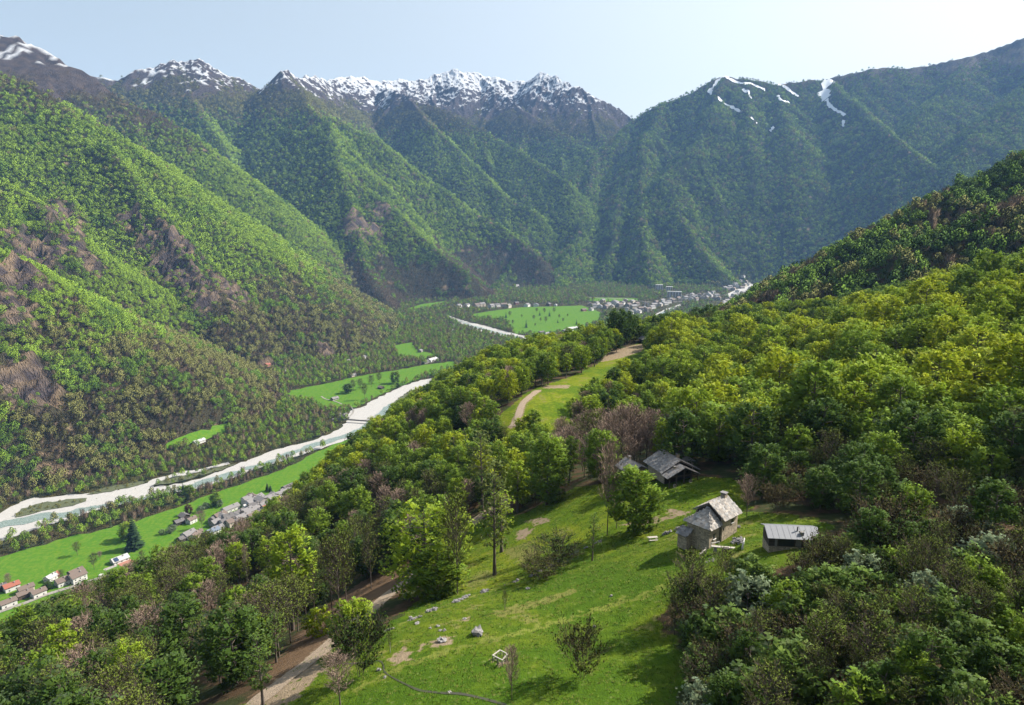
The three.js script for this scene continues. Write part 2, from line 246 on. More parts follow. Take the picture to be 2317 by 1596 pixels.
const GRAVEL = [
  ['wide bed of pale gravel along the near bend of the river', Z7([[-120, 470], [0, 395], [60, 358], [180, 310], [400, 285], [560, 270], [800, 238], [930, 205], [960, 182], [1080, 148], [1200, 128], [1430, 75], [1440, 88], [1200, 148], [1000, 195], [960, 235], [1170, 200], [1290, 165], [1480, 90], [1560, 60], [1680, 15], [1800, -22], [1960, -60], [2080, -110], [2150, -150], [2175, -190], [2200, -250], [2270, -270], [2370, -330], [2520, -400], [2640, -440], [2760, -455], [2880, -475], [2900, -455], [2760, -400], [2680, -350], [2560, -300], [2480, -250], [2400, -170], [2320, -110], [2160, -60], [1950, 8], [1860, 40], [1700, 90], [1540, 142], [1430, 187], [1250, 242], [1060, 268], [900, 312], [760, 342], [540, 398], [420, 442], [300, 468], [150, 522], [0, 577], [-140, 620]])],
  ['pale gravel bed of the side stream joining the valley', Z5([[745, 560], [800, 585], [900, 615], [1000, 636], [1085, 662], [1180, 684], [1300, 712], [1385, 738], [1385, 760], [1290, 752], [1180, 712], [1060, 694], [950, 664], [850, 630], [790, 600]])],
  ['gravel river bed beside the far village', Z5([[1930, 650], [2010, 585], [2120, 530], [2225, 495], [2215, 510], [2120, 560], [2040, 620], [1985, 655]])],
  ['far bend of the pale river bed past the village', [[1640, 668], [1690, 645], [1745, 634], [1756, 637], [1712, 655], [1660, 676]]],
].map(([l, P]) => ({ l, P: poly(P) }));
const ISLANDS = [Z7([[90, 425], [130, 370], [300, 325], [540, 305], [540, 325], [380, 365], [230, 395]]), Z7([[950, 228], [1020, 192], [1200, 152], [1440, 95], [1480, 84], [1440, 105], [1280, 158], [1150, 195], [1040, 215]]), Z7([[545, 280], [640, 240], [900, 195], [935, 198], [860, 225], [700, 262]]), ZB([[1400, 640], [1700, 420], [1850, 500], [2000, 650], [1600, 770], [1420, 780]])].map(poly);
const WATER = [
  ['pale turquoise river water running in braided channels over gravel', Z7([[-140, 510], [0, 456], [110, 427], [240, 402], [340, 396], [440, 385], [540, 362], [660, 338], [800, 314], [980, 284], [1160, 232], [1230, 203], [1310, 178], [1470, 133], [1560, 103], [1700, 62], [1830, 8], [1960, -40], [2080, -75], [2180, -105], [2260, -145], [2330, -190], [2400, -260], [2480, -310], [2560, -350], [2650, -400], [2780, -440], [2890, -462], [2880, -450], [2760, -415], [2670, -370], [2570, -315], [2490, -270], [2420, -215], [2350, -150], [2240, -105], [2060, -40], [1930, -5], [1840, 28], [1700, 84], [1560, 124], [1430, 172], [1250, 232], [1060, 262], [850, 326], [700, 350], [540, 388], [400, 426], [250, 438], [100, 472], [0, 492], [-150, 560]])],
  ['thin grey stream running down the side gravel bed', Z5([[770, 580], [900, 628], [1060, 672], [1180, 700], [1300, 738], [1370, 752], [1290, 742], [1170, 706], [1050, 680], [890, 636]])],
  ['far glint of river beside the village', Z5([[1950, 645], [2030, 585], [2130, 535], [2200, 506], [2130, 545], [2040, 605], [1975, 650]])],
].map(([l, P]) => ({ l, P: poly(P) }));
// clearings and soil on the near hill
const M1 = [[470, 1640], [610, 1560], [690, 1500], [770, 1440], [880, 1415], [960, 1350], [1000, 1330], [1030, 1270], [1050, 1200], [1120, 1165], [1180, 1165], [1300, 1105], [1400, 1095], [1440, 1098], [1600, 1078], [1660, 1086], [1690, 1120], [1700, 1160], [1800, 1165], [1880, 1185], [1880, 1240], [1760, 1300], [1640, 1305], [1530, 1335], [1500, 1400], [1530, 1450], [1560, 1500], [1550, 1560], [1540, 1640], [1100, 1700]].map((p) => hit(...p));
const M2 = [[1125, 948], [1160, 915], [1190, 890], [1215, 878], [1300, 850], [1365, 815], [1440, 778], [1478, 773], [1470, 830], [1445, 860], [1390, 890], [1330, 925], [1290, 970], [1245, 1005], [1150, 1015], [1105, 985]].map((p) => hit(...p));
const M3 = [[1000, 868], [1080, 830], [1095, 838], [1015, 878]].map((p) => hit(...p));
const LITTER = [[560, 1600], [605, 1520], [650, 1470], [700, 1415], [750, 1368], [800, 1328], [850, 1300], [900, 1285], [910, 1320], [860, 1370], [770, 1440], [690, 1500], [620, 1560], [590, 1610]].map((p) => hit(...p));
const SOIL = [ZN([[680, 1212], [760, 1150], [860, 1060], [890, 1110], [980, 1140], [995, 1190], [900, 1240], [750, 1255]]), ZN([[1130, 985], [1260, 965], [1400, 965], [1410, 1020], [1300, 1060], [1190, 1082], [1150, 1020]]), ZN([[1000, 1115], [1080, 1030], [1135, 1050], [1040, 1115]]), ZN([[1540, 735], [1590, 750], [1560, 772], [1515, 765]]), ZN([[1870, 1240], [1960, 1190], [2110, 1215], [2060, 1250], [1960, 1290], [1890, 1280]]), [[540, 1650], [590, 1572], [650, 1530], [715, 1497], [738, 1512], [700, 1555], [650, 1600], [620, 1650]], [[1190, 1178], [1230, 1172], [1245, 1180], [1215, 1190]], [[1168, 1205], [1190, 1195], [1205, 1200], [1185, 1220], [1168, 1222]], [[1505, 1150], [1560, 1158], [1550, 1170], [1510, 1164]], [[1390, 1190], [1480, 1170], [1560, 1165], [1480, 1185]], [[1370, 800], [1430, 782], [1470, 776], [1450, 796], [1400, 812], [1360, 820]], [[1225, 874], [1290, 872], [1285, 880], [1230, 880]]].map((L) => L.map((p) => hit(...p)));
const DRY = [[[1140, 1245], [1200, 1225], [1235, 1250], [1180, 1280]], [[1040, 1330], [1090, 1290], [1130, 1295], [1080, 1330]], [[1100, 1390], [1300, 1330], [1310, 1340], [1130, 1400]]].map((L) => L.map((p) => hit(...p)));
const PATH = [[[800, 1560], [960, 1490], [1180, 1430], [1380, 1370], [1560, 1305]], [[905, 1415], [985, 1378], [1085, 1345], [1180, 1310]]].map((L) => L.map((p) => hit(...p)));
const ROADPX = [[520, 1640], [580, 1590], [640, 1543], [690, 1505], [725, 1478], [770, 1435], [812, 1402], [850, 1370], [880, 1345], [905, 1326], [950, 1290], [1000, 1250], [1050, 1200], [1100, 1160], [1190, 1108]];
const ROAD1 = ROADPX.map((p) => hit(...p)), ROAD2 = [[1160, 965], [1172, 945], [1176, 930], [1184, 912], [1200, 897], [1218, 884]].map((p) => hit(...p));
const nearBox = (P) => { const b = [1e9, -1e9, 1e9, -1e9]; for (const p of P) { b[0] = Math.min(b[0], p.x); b[1] = Math.max(b[1], p.x); b[2] = Math.min(b[2], p.z); b[3] = Math.max(b[3], p.z); } return b; };
const boxed = (L) => L.map((P) => ({ P, b: nearBox(P) }));
const inAny = (x, z, L) => { for (const { P, b } of L) if (x > b[0] && x < b[1] && z > b[2] && z < b[3] && inPoly(x, z, P)) return true; return false; };
const B_M = boxed([M1, M2, M3]), B_S = boxed(SOIL), B_D = boxed(DRY), B_L = boxed([LITTER]), B_F = boxed(FIELDS.map((f) => f.P)), B_G = boxed(GRAVEL.map((f) => f.P)), B_I = boxed(ISLANDS);
const meadowAt = (x, z) => inAny(x + 1.2 * n2(x / 5, z / 5), z + 1.2 * n2(x / 5 + 9, z / 5), B_M);

// near hillside sheet with a computed soil-and-grass map
const NG = GRIDS[0], hillMap = (() => {
  const W = 2048, H = 2048, sx = (NG.x1 - NG.x0) / W, sz = (NG.z1 - NG.z0) / H, roads = [ROAD1, ROAD2].map((P) => ({ P, b: nearBox(P) })), paths = boxed(PATH);
  return tex(W, H, (i, j, o) => {
    const x = NG.x0 + (i + 0.5) * sx, z = NG.z1 - (j + 0.5) * sz;
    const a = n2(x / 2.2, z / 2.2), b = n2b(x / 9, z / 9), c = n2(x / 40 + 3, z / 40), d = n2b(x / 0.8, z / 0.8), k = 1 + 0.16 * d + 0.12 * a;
    if (z > -360 && x > -140 && x < 170 || z < -200) {
      const wx = x + 0.9 * n2(x / 2.5, z / 2.5) + 0.4 * d, wz = z + 0.9 * n2b(x / 2.5 + 4, z / 2.5) + 0.4 * a;
      let road = false; for (const r of roads) if (x > r.b[0] - 6 && x < r.b[1] + 6 && z > r.b[2] - 6 && z < r.b[3] + 6 && lineDist(wx, wz, r.P) < 2.0) road = true;
      if (inAny(wx, wz, B_S) && d + 0.6 * a > -0.9 || road) { o[0] = 0.27 * k; o[1] = 0.205 * k; o[2] = 0.135 * k; return; }
      if (inAny(x + 1.2 * n2(x / 5, z / 5), z + 1.2 * n2(x / 5 + 9, z / 5), B_M)) {
        const dry = inAny(wx, wz, B_D) || b + c * 0.6 + a * 0.4 > 0.95, m = sstep(-0.6, 0.8, b * 0.5 + c * 0.7 + a * 0.25);
        for (const r of paths) if (x > r.b[0] - 3 && x < r.b[1] + 3 && z > r.b[2] - 3 && z < r.b[3] + 3 && lineDist(wx, wz, r.P) < 0.7) { o[0] = 0.165 * k; o[1] = 0.19 * k; o[2] = 0.035 * k; return; }
        const grassShade = n2b(x / 14 + 5, z / 14) * 9 + (z + 118 + x * 0.35) > 0 ? 0.7 : 1;  // shade over the lower meadow painted into the grass colour, with a greener tint
        const g0 = dry ? [0.17, 0.17, 0.045] : [lerp(0.082, 0.165, m) * grassShade, lerp(0.138, 0.192, m) * (0.35 + 0.65 * grassShade), lerp(0.008, 0.012, m)];
        if (d > 0.72 && a > 0.2) { o[0] = 0.13 * k; o[1] = 0.16 * k; o[2] = 0.05 * k; return; }
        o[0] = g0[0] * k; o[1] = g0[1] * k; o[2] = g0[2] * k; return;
      }
      if (inAny(wx, wz, B_L)) { o[0] = 0.155 * k; o[1] = 0.10 * k; o[2] = 0.06 * k; return; }
    }
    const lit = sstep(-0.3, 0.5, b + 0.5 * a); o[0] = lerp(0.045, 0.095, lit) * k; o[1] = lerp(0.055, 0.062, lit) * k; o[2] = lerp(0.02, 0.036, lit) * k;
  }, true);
})();
hillMap.flipY = false; hillMap.wrapS = hillMap.wrapT = THREE.ClampToEdgeWrapping;
// rock faces on the mountains: centre on the slope, radii in metres
const ROCKS = [[85, 585, 75, 95], [150, 520, 50, 80], [165, 560, 30, 60], [400, 555, 75, 65], [385, 610, 60, 60], [425, 640, 60, 50], [515, 665, 70, 75], [470, 680, 45, 45], [40, 620, 60, 60], [300, 500, 40, 40], [800, 500, 120, 80], [860, 485, 70, 70], [840, 520, 70, 60], [200, 600, 25, 45], [60, 860, 25, 70], [80, 900, 20, 60], [350, 545, 40, 60], [20, 700, 30, 60], [150, 490, 60, 40], [735, 800, 30, 22], [605, 830, 26, 20], [135, 1065, 30, 20]].map(([px, py, rx, ry]) => ({ p: hit(px, py, 600), rx, ry }));
function rockAt(x, z) { let v = 0; for (const r of ROCKS) { const dx = x - r.p.x, dz = z - r.p.z; if (Math.abs(dx) > 260 || Math.abs(dz) > 260) continue; const R = (r.rx + r.ry) * 0.55, q = 1 - Math.hypot(dx, dz) / R; if (q > v) v = q; } return v; }
for (const G of [GRIDS[1], GRIDS[2]]) for (let j = 1; j < G.nz - 1; j++) for (let i = 1; i < G.nx - 1; i++) { const x = G.x0 + i * G.c, z = G.z0 + j * G.c, k = j * G.nx + i; if (Number.isNaN(G.h[k]) || z > -900) continue; const r = rockAt(x, z); if (r > 0) G.h[k] += sstep(0, 0.4, r) * (26 * ridged(x / 52, z / 52, 3) + 9 * ridged(x / 17 + 2, z / 17, 2)); }
// [r,g,b], tree density 0..1
const bandNoise = (x, z) => fbm(x / 260, z / 260, 3);
function mountainCover(x, y, z, g, slopeY) {
  const a = n2(x / 37, z / 37), b = n2b(x / 120, z / 120), c = bandNoise(x, z), f = n2b(x / 14, z / 14);
  const tree = (g === 3 ? 1420 : g === 2 ? 1120 : g === 1 ? 1100 : 830) + 110 * c + 70 * b + 25 * a;
  const rk = rockAt(x, z);
  const rockCol = (k) => [0.098 * k, 0.080 * k, 0.082 * k], dryCol = (k) => [0.27 * k, 0.195 * k, 0.125 * k];
  if (y > tree || rk + 0.3 * f + 0.25 * a > 0.34) {
    const k = 1 + 0.3 * f + 0.25 * a + 0.2 * n2(x / 7 + 3, z / 7);
    if (g !== 3) {
      const snow = (y - (g === 0 ? 1010 : g === 1 ? 1170 : x > -900 ? 1330 : 1180)) / 300 - 0.30 * ridged(x / 260, z / 260, 3) + 0.35 * b + 0.35 * n2(x / 48, z / 48) + 0.25 * f + 0.2 * n2(x / 7, z / 7) + (slopeY - 0.66) * 2.6 + (g === 2 && x > -900 ? 0.1 : 0);
      if (y > 960 && snow > 0.30 + 0.25 * a) return [[0.86, 0.88, 0.92], 0];
    }
    const mix = clamp((y > tree ? 0.45 : 0.7) + 0.7 * a + 0.5 * f + (slopeY - 0.75) * 3, 0, 1), r = rockCol(k), d = y > tree ? (g === 3 ? [0.12 * k, 0.105 * k, 0.06 * k] : [0.105 * k, 0.078 * k, 0.062 * k]) : dryCol(k);
    return [[lerp(r[0], d[0], mix), lerp(r[1], d[1], mix), lerp(r[2], d[2], mix)], y > tree ? 0.10 * sstep(220, 0, y - tree) : 0.2];
  }
  const k = 1 + 0.25 * f, lowBrown = g === 0 ? 0.7 * sstep(420, 100, y) : g === 1 ? 0.4 * sstep(300, 80, y) : 0;
  const high = sstep(tree - 200, tree, y);
  const up = Math.max(high, lowBrown); return [[lerp(0.050, 0.105, up) * k, lerp(0.062, 0.085, up) * k, lerp(0.026, 0.05, up) * k], 1 - 0.35 * high];
}
const GN = ['forested_mountain', 'pyramid_mountain', 'snowy_mountain_range', 'ski_mountain', 'wooded_spur', 'hillside'];
const GL = ['steep mountain with broken cliffs filling the left of the valley', 'pyramid shaped forested mountain in the middle of the valley', 'snow streaked rocky mountain range behind the valley', 'broad bluish mountain with ski runs near its top', 'dark wooded spur rising on the right behind the yellow green forest', 'near hillside with meadow and forest floor'];
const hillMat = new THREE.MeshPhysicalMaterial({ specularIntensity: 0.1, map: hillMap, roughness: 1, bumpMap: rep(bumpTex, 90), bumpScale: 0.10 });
const farMat = new THREE.MeshPhysicalMaterial({ specularIntensity: 0.1, vertexColors: true, map: grainTex, roughness: 1, bumpMap: bumpTex, bumpScale: 7 });
{
  const parts = new Map();
  const part = (key) => { if (!parts.has(key)) parts.set(key, { pos: [], col: [], uv: [], idx: [], nor: [], ids: new Map() }); return parts.get(key); };
  GRIDS.forEach((G, gi) => {
    const near = gi === 0;
    const vert = (B, k) => {
      const key = gi * 4e6 + k; if (B.ids.has(key)) return B.ids.get(key);
      const id = B.pos.length / 3, i = k % G.nx, j = (k - i) / G.nx, x = G.x0 + i * G.c, z = G.z0 + j * G.c, y = G.h[k];
      const at = (a, b) => { const q = clamp(b, 0, G.nz - 1) * G.nx + clamp(a, 0, G.nx - 1); return Number.isNaN(G.h[q]) ? y : G.h[q]; };
      const e = near && i && j && i < G.nx - 1 && j < G.nz - 1 ? null : G.c;
      const n = e === null ? V(at(i - 1, j) - at(i + 1, j), 2 * G.c, at(i, j - 1) - at(i, j + 1)) : V(gy(x - 8, z) - gy(x + 8, z), 16, gy(x, z - 8) - gy(x, z + 8)); if (gi >= 2) n.set(at(i - 1, j) - at(i + 1, j), 2 * G.c, at(i, j - 1) - at(i, j + 1)); n.normalize();
      B.pos.push(x, y, z); B.nor.push(n.x, n.y, n.z);
      if (near) B.uv.push((x - NG.x0) / (NG.x1 - NG.x0), (NG.z1 - z) / (NG.z1 - NG.z0)); else {
        B.uv.push(x / 60, z / 60);
        const g = G.g[k]; let c;
        if (g >= 0 && g < 5) c = mountainCover(x, y, z, g, n.y)[0]; else { const a = n2(x / 30, z / 30), f = n2b(x / 12, z / 12), q = sstep(-0.5, 0.6, a); c = [lerp(0.085, 0.12, q) * (1 + 0.2 * f), lerp(0.095, 0.10, q) * (1 + 0.2 * f), 0.04]; }
        B.col.push(...c.map((v) => v * 1.15));
      }
      B.ids.set(key, id); return id;
    };
    for (let j = 0; j + 1 < G.nz; j++) for (let i = 0; i + 1 < G.nx; i++) {
      const k = j * G.nx + i, q = [k, k + 1, k + G.nx, k + G.nx + 1]; if (q.some((t) => Number.isNaN(G.h[t]))) continue;
      const B = part(near ? 'n' : G.g[k] === 5 ? -2 : G.g[k]), [a, b, c, d] = q.map((t) => vert(B, t)); B.idx.push(a, c, b, b, c, d);
    }
  });
  for (const [key, B] of parts) {
    const g = new THREE.BufferGeometry(); g.setAttribute('position', new THREE.Float32BufferAttribute(B.pos, 3)); g.setAttribute('normal', new THREE.Float32BufferAttribute(B.nor, 3)); g.setAttribute('uv', new THREE.Float32BufferAttribute(B.uv, 2)); if (B.col.length) g.setAttribute('color', new THREE.Float32BufferAttribute(B.col, 3)); g.setIndex(B.idx);
    const near = key === 'n', o = mesh(near ? 'hillside' : key === -1 ? 'valley_floor' : key === -2 ? 'hill_flank' : GN[key], g, near ? hillMat : farMat);
    struct(o, near ? GL[5] : key === -1 ? 'flat wooded floor of the valley' : key === -2 ? 'wooded flank falling from the near hill to the valley' : GL[key], near ? 'hillside' : key === -1 ? 'valley' : 'mountain');
  }
}
// flat or draped polygons on the valley floor
function drape(P, lift, maxEdge, jit = 0) {
  const ring = []; for (let i = 0; i < P.length; i++) { const a = P[i], b = P[(i + 1) % P.length], L = Math.hypot(b.x - a.x, b.z - a.z), n = Math.max(1, Math.ceil(L / maxEdge)); for (let k = 0; k < n; k++) { const x = lerp(a.x, b.x, k / n), z = lerp(a.z, b.z, k / n), w = k ? jit : jit * 0.3; ring.push(new THREE.Vector2(x + w * n2(x / 23, z / 23), z + w * n2b(x / 23, z / 23))); } }
  const tris = THREE.ShapeUtils.triangulateShape(ring, []), pos = [];
  const y = (p) => Math.max(gy(p.x, p.y), -5) + lift, E = maxEdge * 2.2;
  const sub = (a, b, c, d) => { const l = [a.distanceTo(b), b.distanceTo(c), c.distanceTo(a)], m = Math.max(...l); if (m < E || d > 9) { pos.push(a.x, y(a), a.y, b.x, y(b), b.y, c.x, y(c), c.y); return; } const k = l.indexOf(m), [p, q, r] = k === 0 ? [a, b, c] : k === 1 ? [b, c, a] : [c, a, b], h = p.clone().add(q).multiplyScalar(0.5); sub(p, h, r, d + 1); sub(h, q, r, d + 1); };
  for (const t of tris) { let [a, b, c] = t.map((i) => ring[i]); if ((b.x - a.x) * (c.y - a.y) - (b.y - a.y) * (c.x - a.x) > 0) [b, c] = [c, b]; sub(a, b, c, 0); }
  const g = new THREE.BufferGeometry(); g.setAttribute('position', new THREE.Float32BufferAttribute(pos, 3)); const uv = []; for (let i = 0; i < pos.length; i += 3) uv.push(pos[i] / 50, pos[i + 2] / 50); g.setAttribute('uv', new THREE.Float32BufferAttribute(uv, 2)); const m = mergeVertices(g, 0.01); m.computeVertexNormals(); return m;
}
function ribbon(P, w, lift, jit = 0) { const c = new THREE.CatmullRomCurve3(P), n = Math.max(8, Math.round(c.getLength() / (w * 0.9))), pos = [], uv = [], idx = []; let d = 0, last; for (let i = 0; i <= n; i++) { const p = c.getPointAt(i / n), t = c.getTangentAt(i / n), q = Math.hypot(t.x, t.z), nx = -t.z / q, nz = t.x / q, ww = w / 2 * (1 + jit * n2(p.x / 9, p.z / 9)); if (last) d += p.distanceTo(last); last = p; for (let k = -2; k <= 2; k++) { const x = p.x + nx * ww * k / 2, z = p.z + nz * ww * k / 2; pos.push(x, gy(x, z) + lift, z); uv.push(k / 4 * w / 50, d / 50); } if (i) for (let k = 0; k < 4; k++) { const a = (i - 1) * 5 + k, b = a + 5; idx.push(a, a + 1, b, a + 1, b + 1, b); } } const g = new THREE.BufferGeometry(); g.setAttribute('position', new THREE.Float32BufferAttribute(pos, 3)); g.setAttribute('uv', new THREE.Float32BufferAttribute(uv, 2)); g.setIndex(idx); g.computeVertexNormals(); if (g.attributes.normal.getY(0) < 0) { const ix = g.index.array; for (let i = 0; i < ix.length; i += 3) { const t = ix[i + 1]; ix[i + 1] = ix[i + 2]; ix[i + 2] = t; } g.computeVertexNormals(); } return g; }
const fieldMap = tex(512, 512, (i, j, o) => { const v = grainA[j * 512 + i], w = grainA[((j * 3) % 512) * 512 + (i * 3) % 512], m = sstep(0.3, 0.75, v); const k = 0.85 + 0.4 * w; o[0] = lerp(0.066, 0.110, m) * k; o[1] = lerp(0.165, 0.190, m) * k; o[2] = lerp(0.012, 0.018, m) * k; }, true);
const gravelMap = tex(512, 512, (i, j, o) => { const v = grainA[((j * 4) % 512) * 512 + (i * 4) % 512], w = grainA[j * 512 + i], k = 0.38 + 0.75 * v + 0.4 * w; o[0] = 0.42 * k; o[1] = 0.40 * k; o[2] = 0.375 * k; }, true);
const dirtMap = tex(256, 256, (i, j, o) => { const v = grainA[(j * 2) * 512 + i * 2], k = 0.65 + 0.7 * v; o[0] = 0.36 * k; o[1] = 0.27 * k; o[2] = 0.185 * k; }, true);
const waterMap = tex(512, 512, (i, j, o) => { const v = grainA[((j * 5) % 512) * 512 + (i * 5) % 512], foam = sstep(0.54, 0.66, v); o[0] = lerp(0.13, 0.55, foam); o[1] = lerp(0.19, 0.58, foam); o[2] = lerp(0.165, 0.56, foam); }, true);
const fieldMat = new THREE.MeshPhysicalMaterial({ specularIntensity: 0.1, map: rep(fieldMap, 0.5), roughness: 1 });
const gravelMat = new THREE.MeshStandardMaterial({ map: gravelMap, roughness: 1 });
const dirtMat = new THREE.MeshStandardMaterial({ map: rep(dirtMap, 6), roughness: 1, bumpMap: rep(bumpTex, 14), bumpScale: 0.12 });
const asphaltMat = new THREE.MeshStandardMaterial({ color: new THREE.Color(0.34, 0.31, 0.27), map: grainTex, roughness: 0.95 });
const waterMat = new THREE.MeshStandardMaterial({ map: waterMap, roughness: 0.35, bumpMap: rep(bumpTex, 8), bumpScale: 0.2 });
const scrubMat = new THREE.MeshStandardMaterial({ color: new THREE.Color(0.10, 0.115, 0.045), map: grainTex, roughness: 1 });
for (const f of FIELDS) struct(mesh('field', drape(f.P, 0.35, 14, 5), fieldMat), f.l, 'field');
for (const f of GRAVEL) struct(mesh('gravel_bank', drape(f.P, 0.6, 9, 4), gravelMat), f.l, 'gravel');
for (const f of WATER) struct(mesh('river', drape(f.P, 0.9, 8, 5), waterMat), f.l, 'river');
ISLANDS.forEach((P, k) => struct(mesh('river_island', drape(P, 1.2, 8, 4), scrubMat), ['long scrubby island in the near bend of the river', 'thin strip of scrub between the two gravel channels', 'low scrubby bar along the upper gravel channel', 'wooded river bank beside the rapids above the footbridge'][k], 'island'));
struct(mesh('dirt_road', ribbon(ROAD1, 3.8, 0.10, 0.25), dirtMat), 'pale dirt track climbing past the lower meadow', 'road');
struct(mesh('dirt_road', ribbon(ROAD2, 3.4, 0.10, 0.2), dirtMat), 'pale curving track in the upper clearing', 'road');
struct(mesh('road', ribbon([[-40, 1402], [0, 1386], [60, 1365], [100, 1349], [155, 1332], [200, 1318], [225, 1310], [258, 1300], [290, 1288], [330, 1265]].map((p) => onValley(...p)), 5, 0.75), asphaltMat), 'pale valley road past the hamlet houses', 'road');
struct(mesh('road', ribbon(ZF([[1020, 206], [1130, 214], [1290, 219], [1420, 236], [1560, 244], [1690, 236]]).map((p) => { return onValley(...p); }), 9, 1.0), asphaltMat), 'far pale road running into the village', 'road');
struct(mesh('footpath', ribbon(ZB([[30, 530], [110, 580], [240, 610], [360, 650], [420, 680]]).map((p) => onValley(...p)), 3, 0.8), asphaltMat), 'pale footpath crossing the meadow near the river', 'path');
struct(mesh('footpath', ribbon(ZB([[590, 730], [640, 810], [590, 890], [480, 950], [400, 980]]).map((p) => onValley(...p)), 3, 1.3), asphaltMat), 'pale track leading down to the footbridge', 'path');
struct(mesh('footpath', ribbon(Z5([[800, 620], [785, 670], [780, 700], [800, 745]]).map((p) => onValley(...p)), 7, 0.8), gravelMat), 'thin pale gravel path in the woods by the side stream', 'path');
// ---------- trees ----------
const leafMat = (r, g, b, tr = 0.36) => new THREE.MeshPhysicalMaterial({ color: new THREE.Color(r, g, b), vertexColors: true, roughness: 1, transmission: tr, thickness: 0, specularIntensity: 0.1, side: THREE.DoubleSide });
const barkMat = new THREE.MeshStandardMaterial({ color: new THREE.Color(0.11, 0.085, 0.065), roughness: 1 });
const paleBark = new THREE.MeshStandardMaterial({ color: new THREE.Color(0.42, 0.40, 0.37), roughness: 1 });
const twigMat = new THREE.MeshPhysicalMaterial({ specularIntensity: 0.1, color: new THREE.Color(1, 1, 1), vertexColors: true, roughness: 1, side: THREE.DoubleSide });
class Faces { constructor() { this.p = []; this.n = []; this.c = []; this.i = []; }
  quad(a, b, c, d, n, col) { if ((b.y - a.y) * (c.z - a.z) * n.x - (b.z - a.z) * (c.y - a.y) * n.x + ((b.z - a.z) * (c.x - a.x) - (b.x - a.x) * (c.z - a.z)) * n.y + ((b.x - a.x) * (c.y - a.y) - (b.y - a.y) * (c.x - a.x)) * n.z < 0) [b, d] = [d, b]; const k = this.p.length / 3; for (const v of [a, b, c, d]) { this.p.push(v.x, v.y, v.z); this.n.push(n.x, n.y, n.z); this.c.push(...col); } this.i.push(k, k + 1, k + 2, k, k + 2, k + 3); }
  tri(a, b, c, n, col) { if ((b.y - a.y) * (c.z - a.z) * n.x - (b.z - a.z) * (c.y - a.y) * n.x + ((b.z - a.z) * (c.x - a.x) - (b.x - a.x) * (c.z - a.z)) * n.y + ((b.x - a.x) * (c.y - a.y) - (b.y - a.y) * (c.x - a.x)) * n.z < 0) [b, c] = [c, b]; const k = this.p.length / 3; for (const v of [a, b, c]) { this.p.push(v.x, v.y, v.z); this.n.push(n.x, n.y, n.z); this.c.push(...col); } this.i.push(k, k + 1, k + 2); }
  limb(a, b, ra, rb, sides, col) { const ax = b.clone().sub(a).normalize(), u = Math.abs(ax.y) > 0.9 ? V(1, 0, 0) : V(0, 1, 0), e = u.clone().cross(ax).normalize(), f = ax.clone().cross(e), k = this.p.length / 3; for (let s = 0; s < sides; s++) { const t = s / sides * 6.28318, n = e.clone().multiplyScalar(Math.cos(t)).addScaledVector(f, Math.sin(t)), p = a.clone().addScaledVector(n, ra), q = b.clone().addScaledVector(n, rb); this.p.push(p.x, p.y, p.z, q.x, q.y, q.z); this.n.push(n.x, n.y, n.z, n.x, n.y, n.z); this.c.push(...col, ...col); const s2 = (s + 1) % sides; this.i.push(k + s * 2, k + s2 * 2, k + s * 2 + 1, k + s2 * 2, k + s2 * 2 + 1, k + s * 2 + 1); } }
  geo() { const g = new THREE.BufferGeometry(); g.setAttribute('position', new THREE.Float32BufferAttribute(this.p, 3)); g.setAttribute('normal', new THREE.Float32BufferAttribute(this.n, 3)); g.setAttribute('color', new THREE.Float32BufferAttribute(this.c, 3)); g.setIndex(this.i); return g; } }
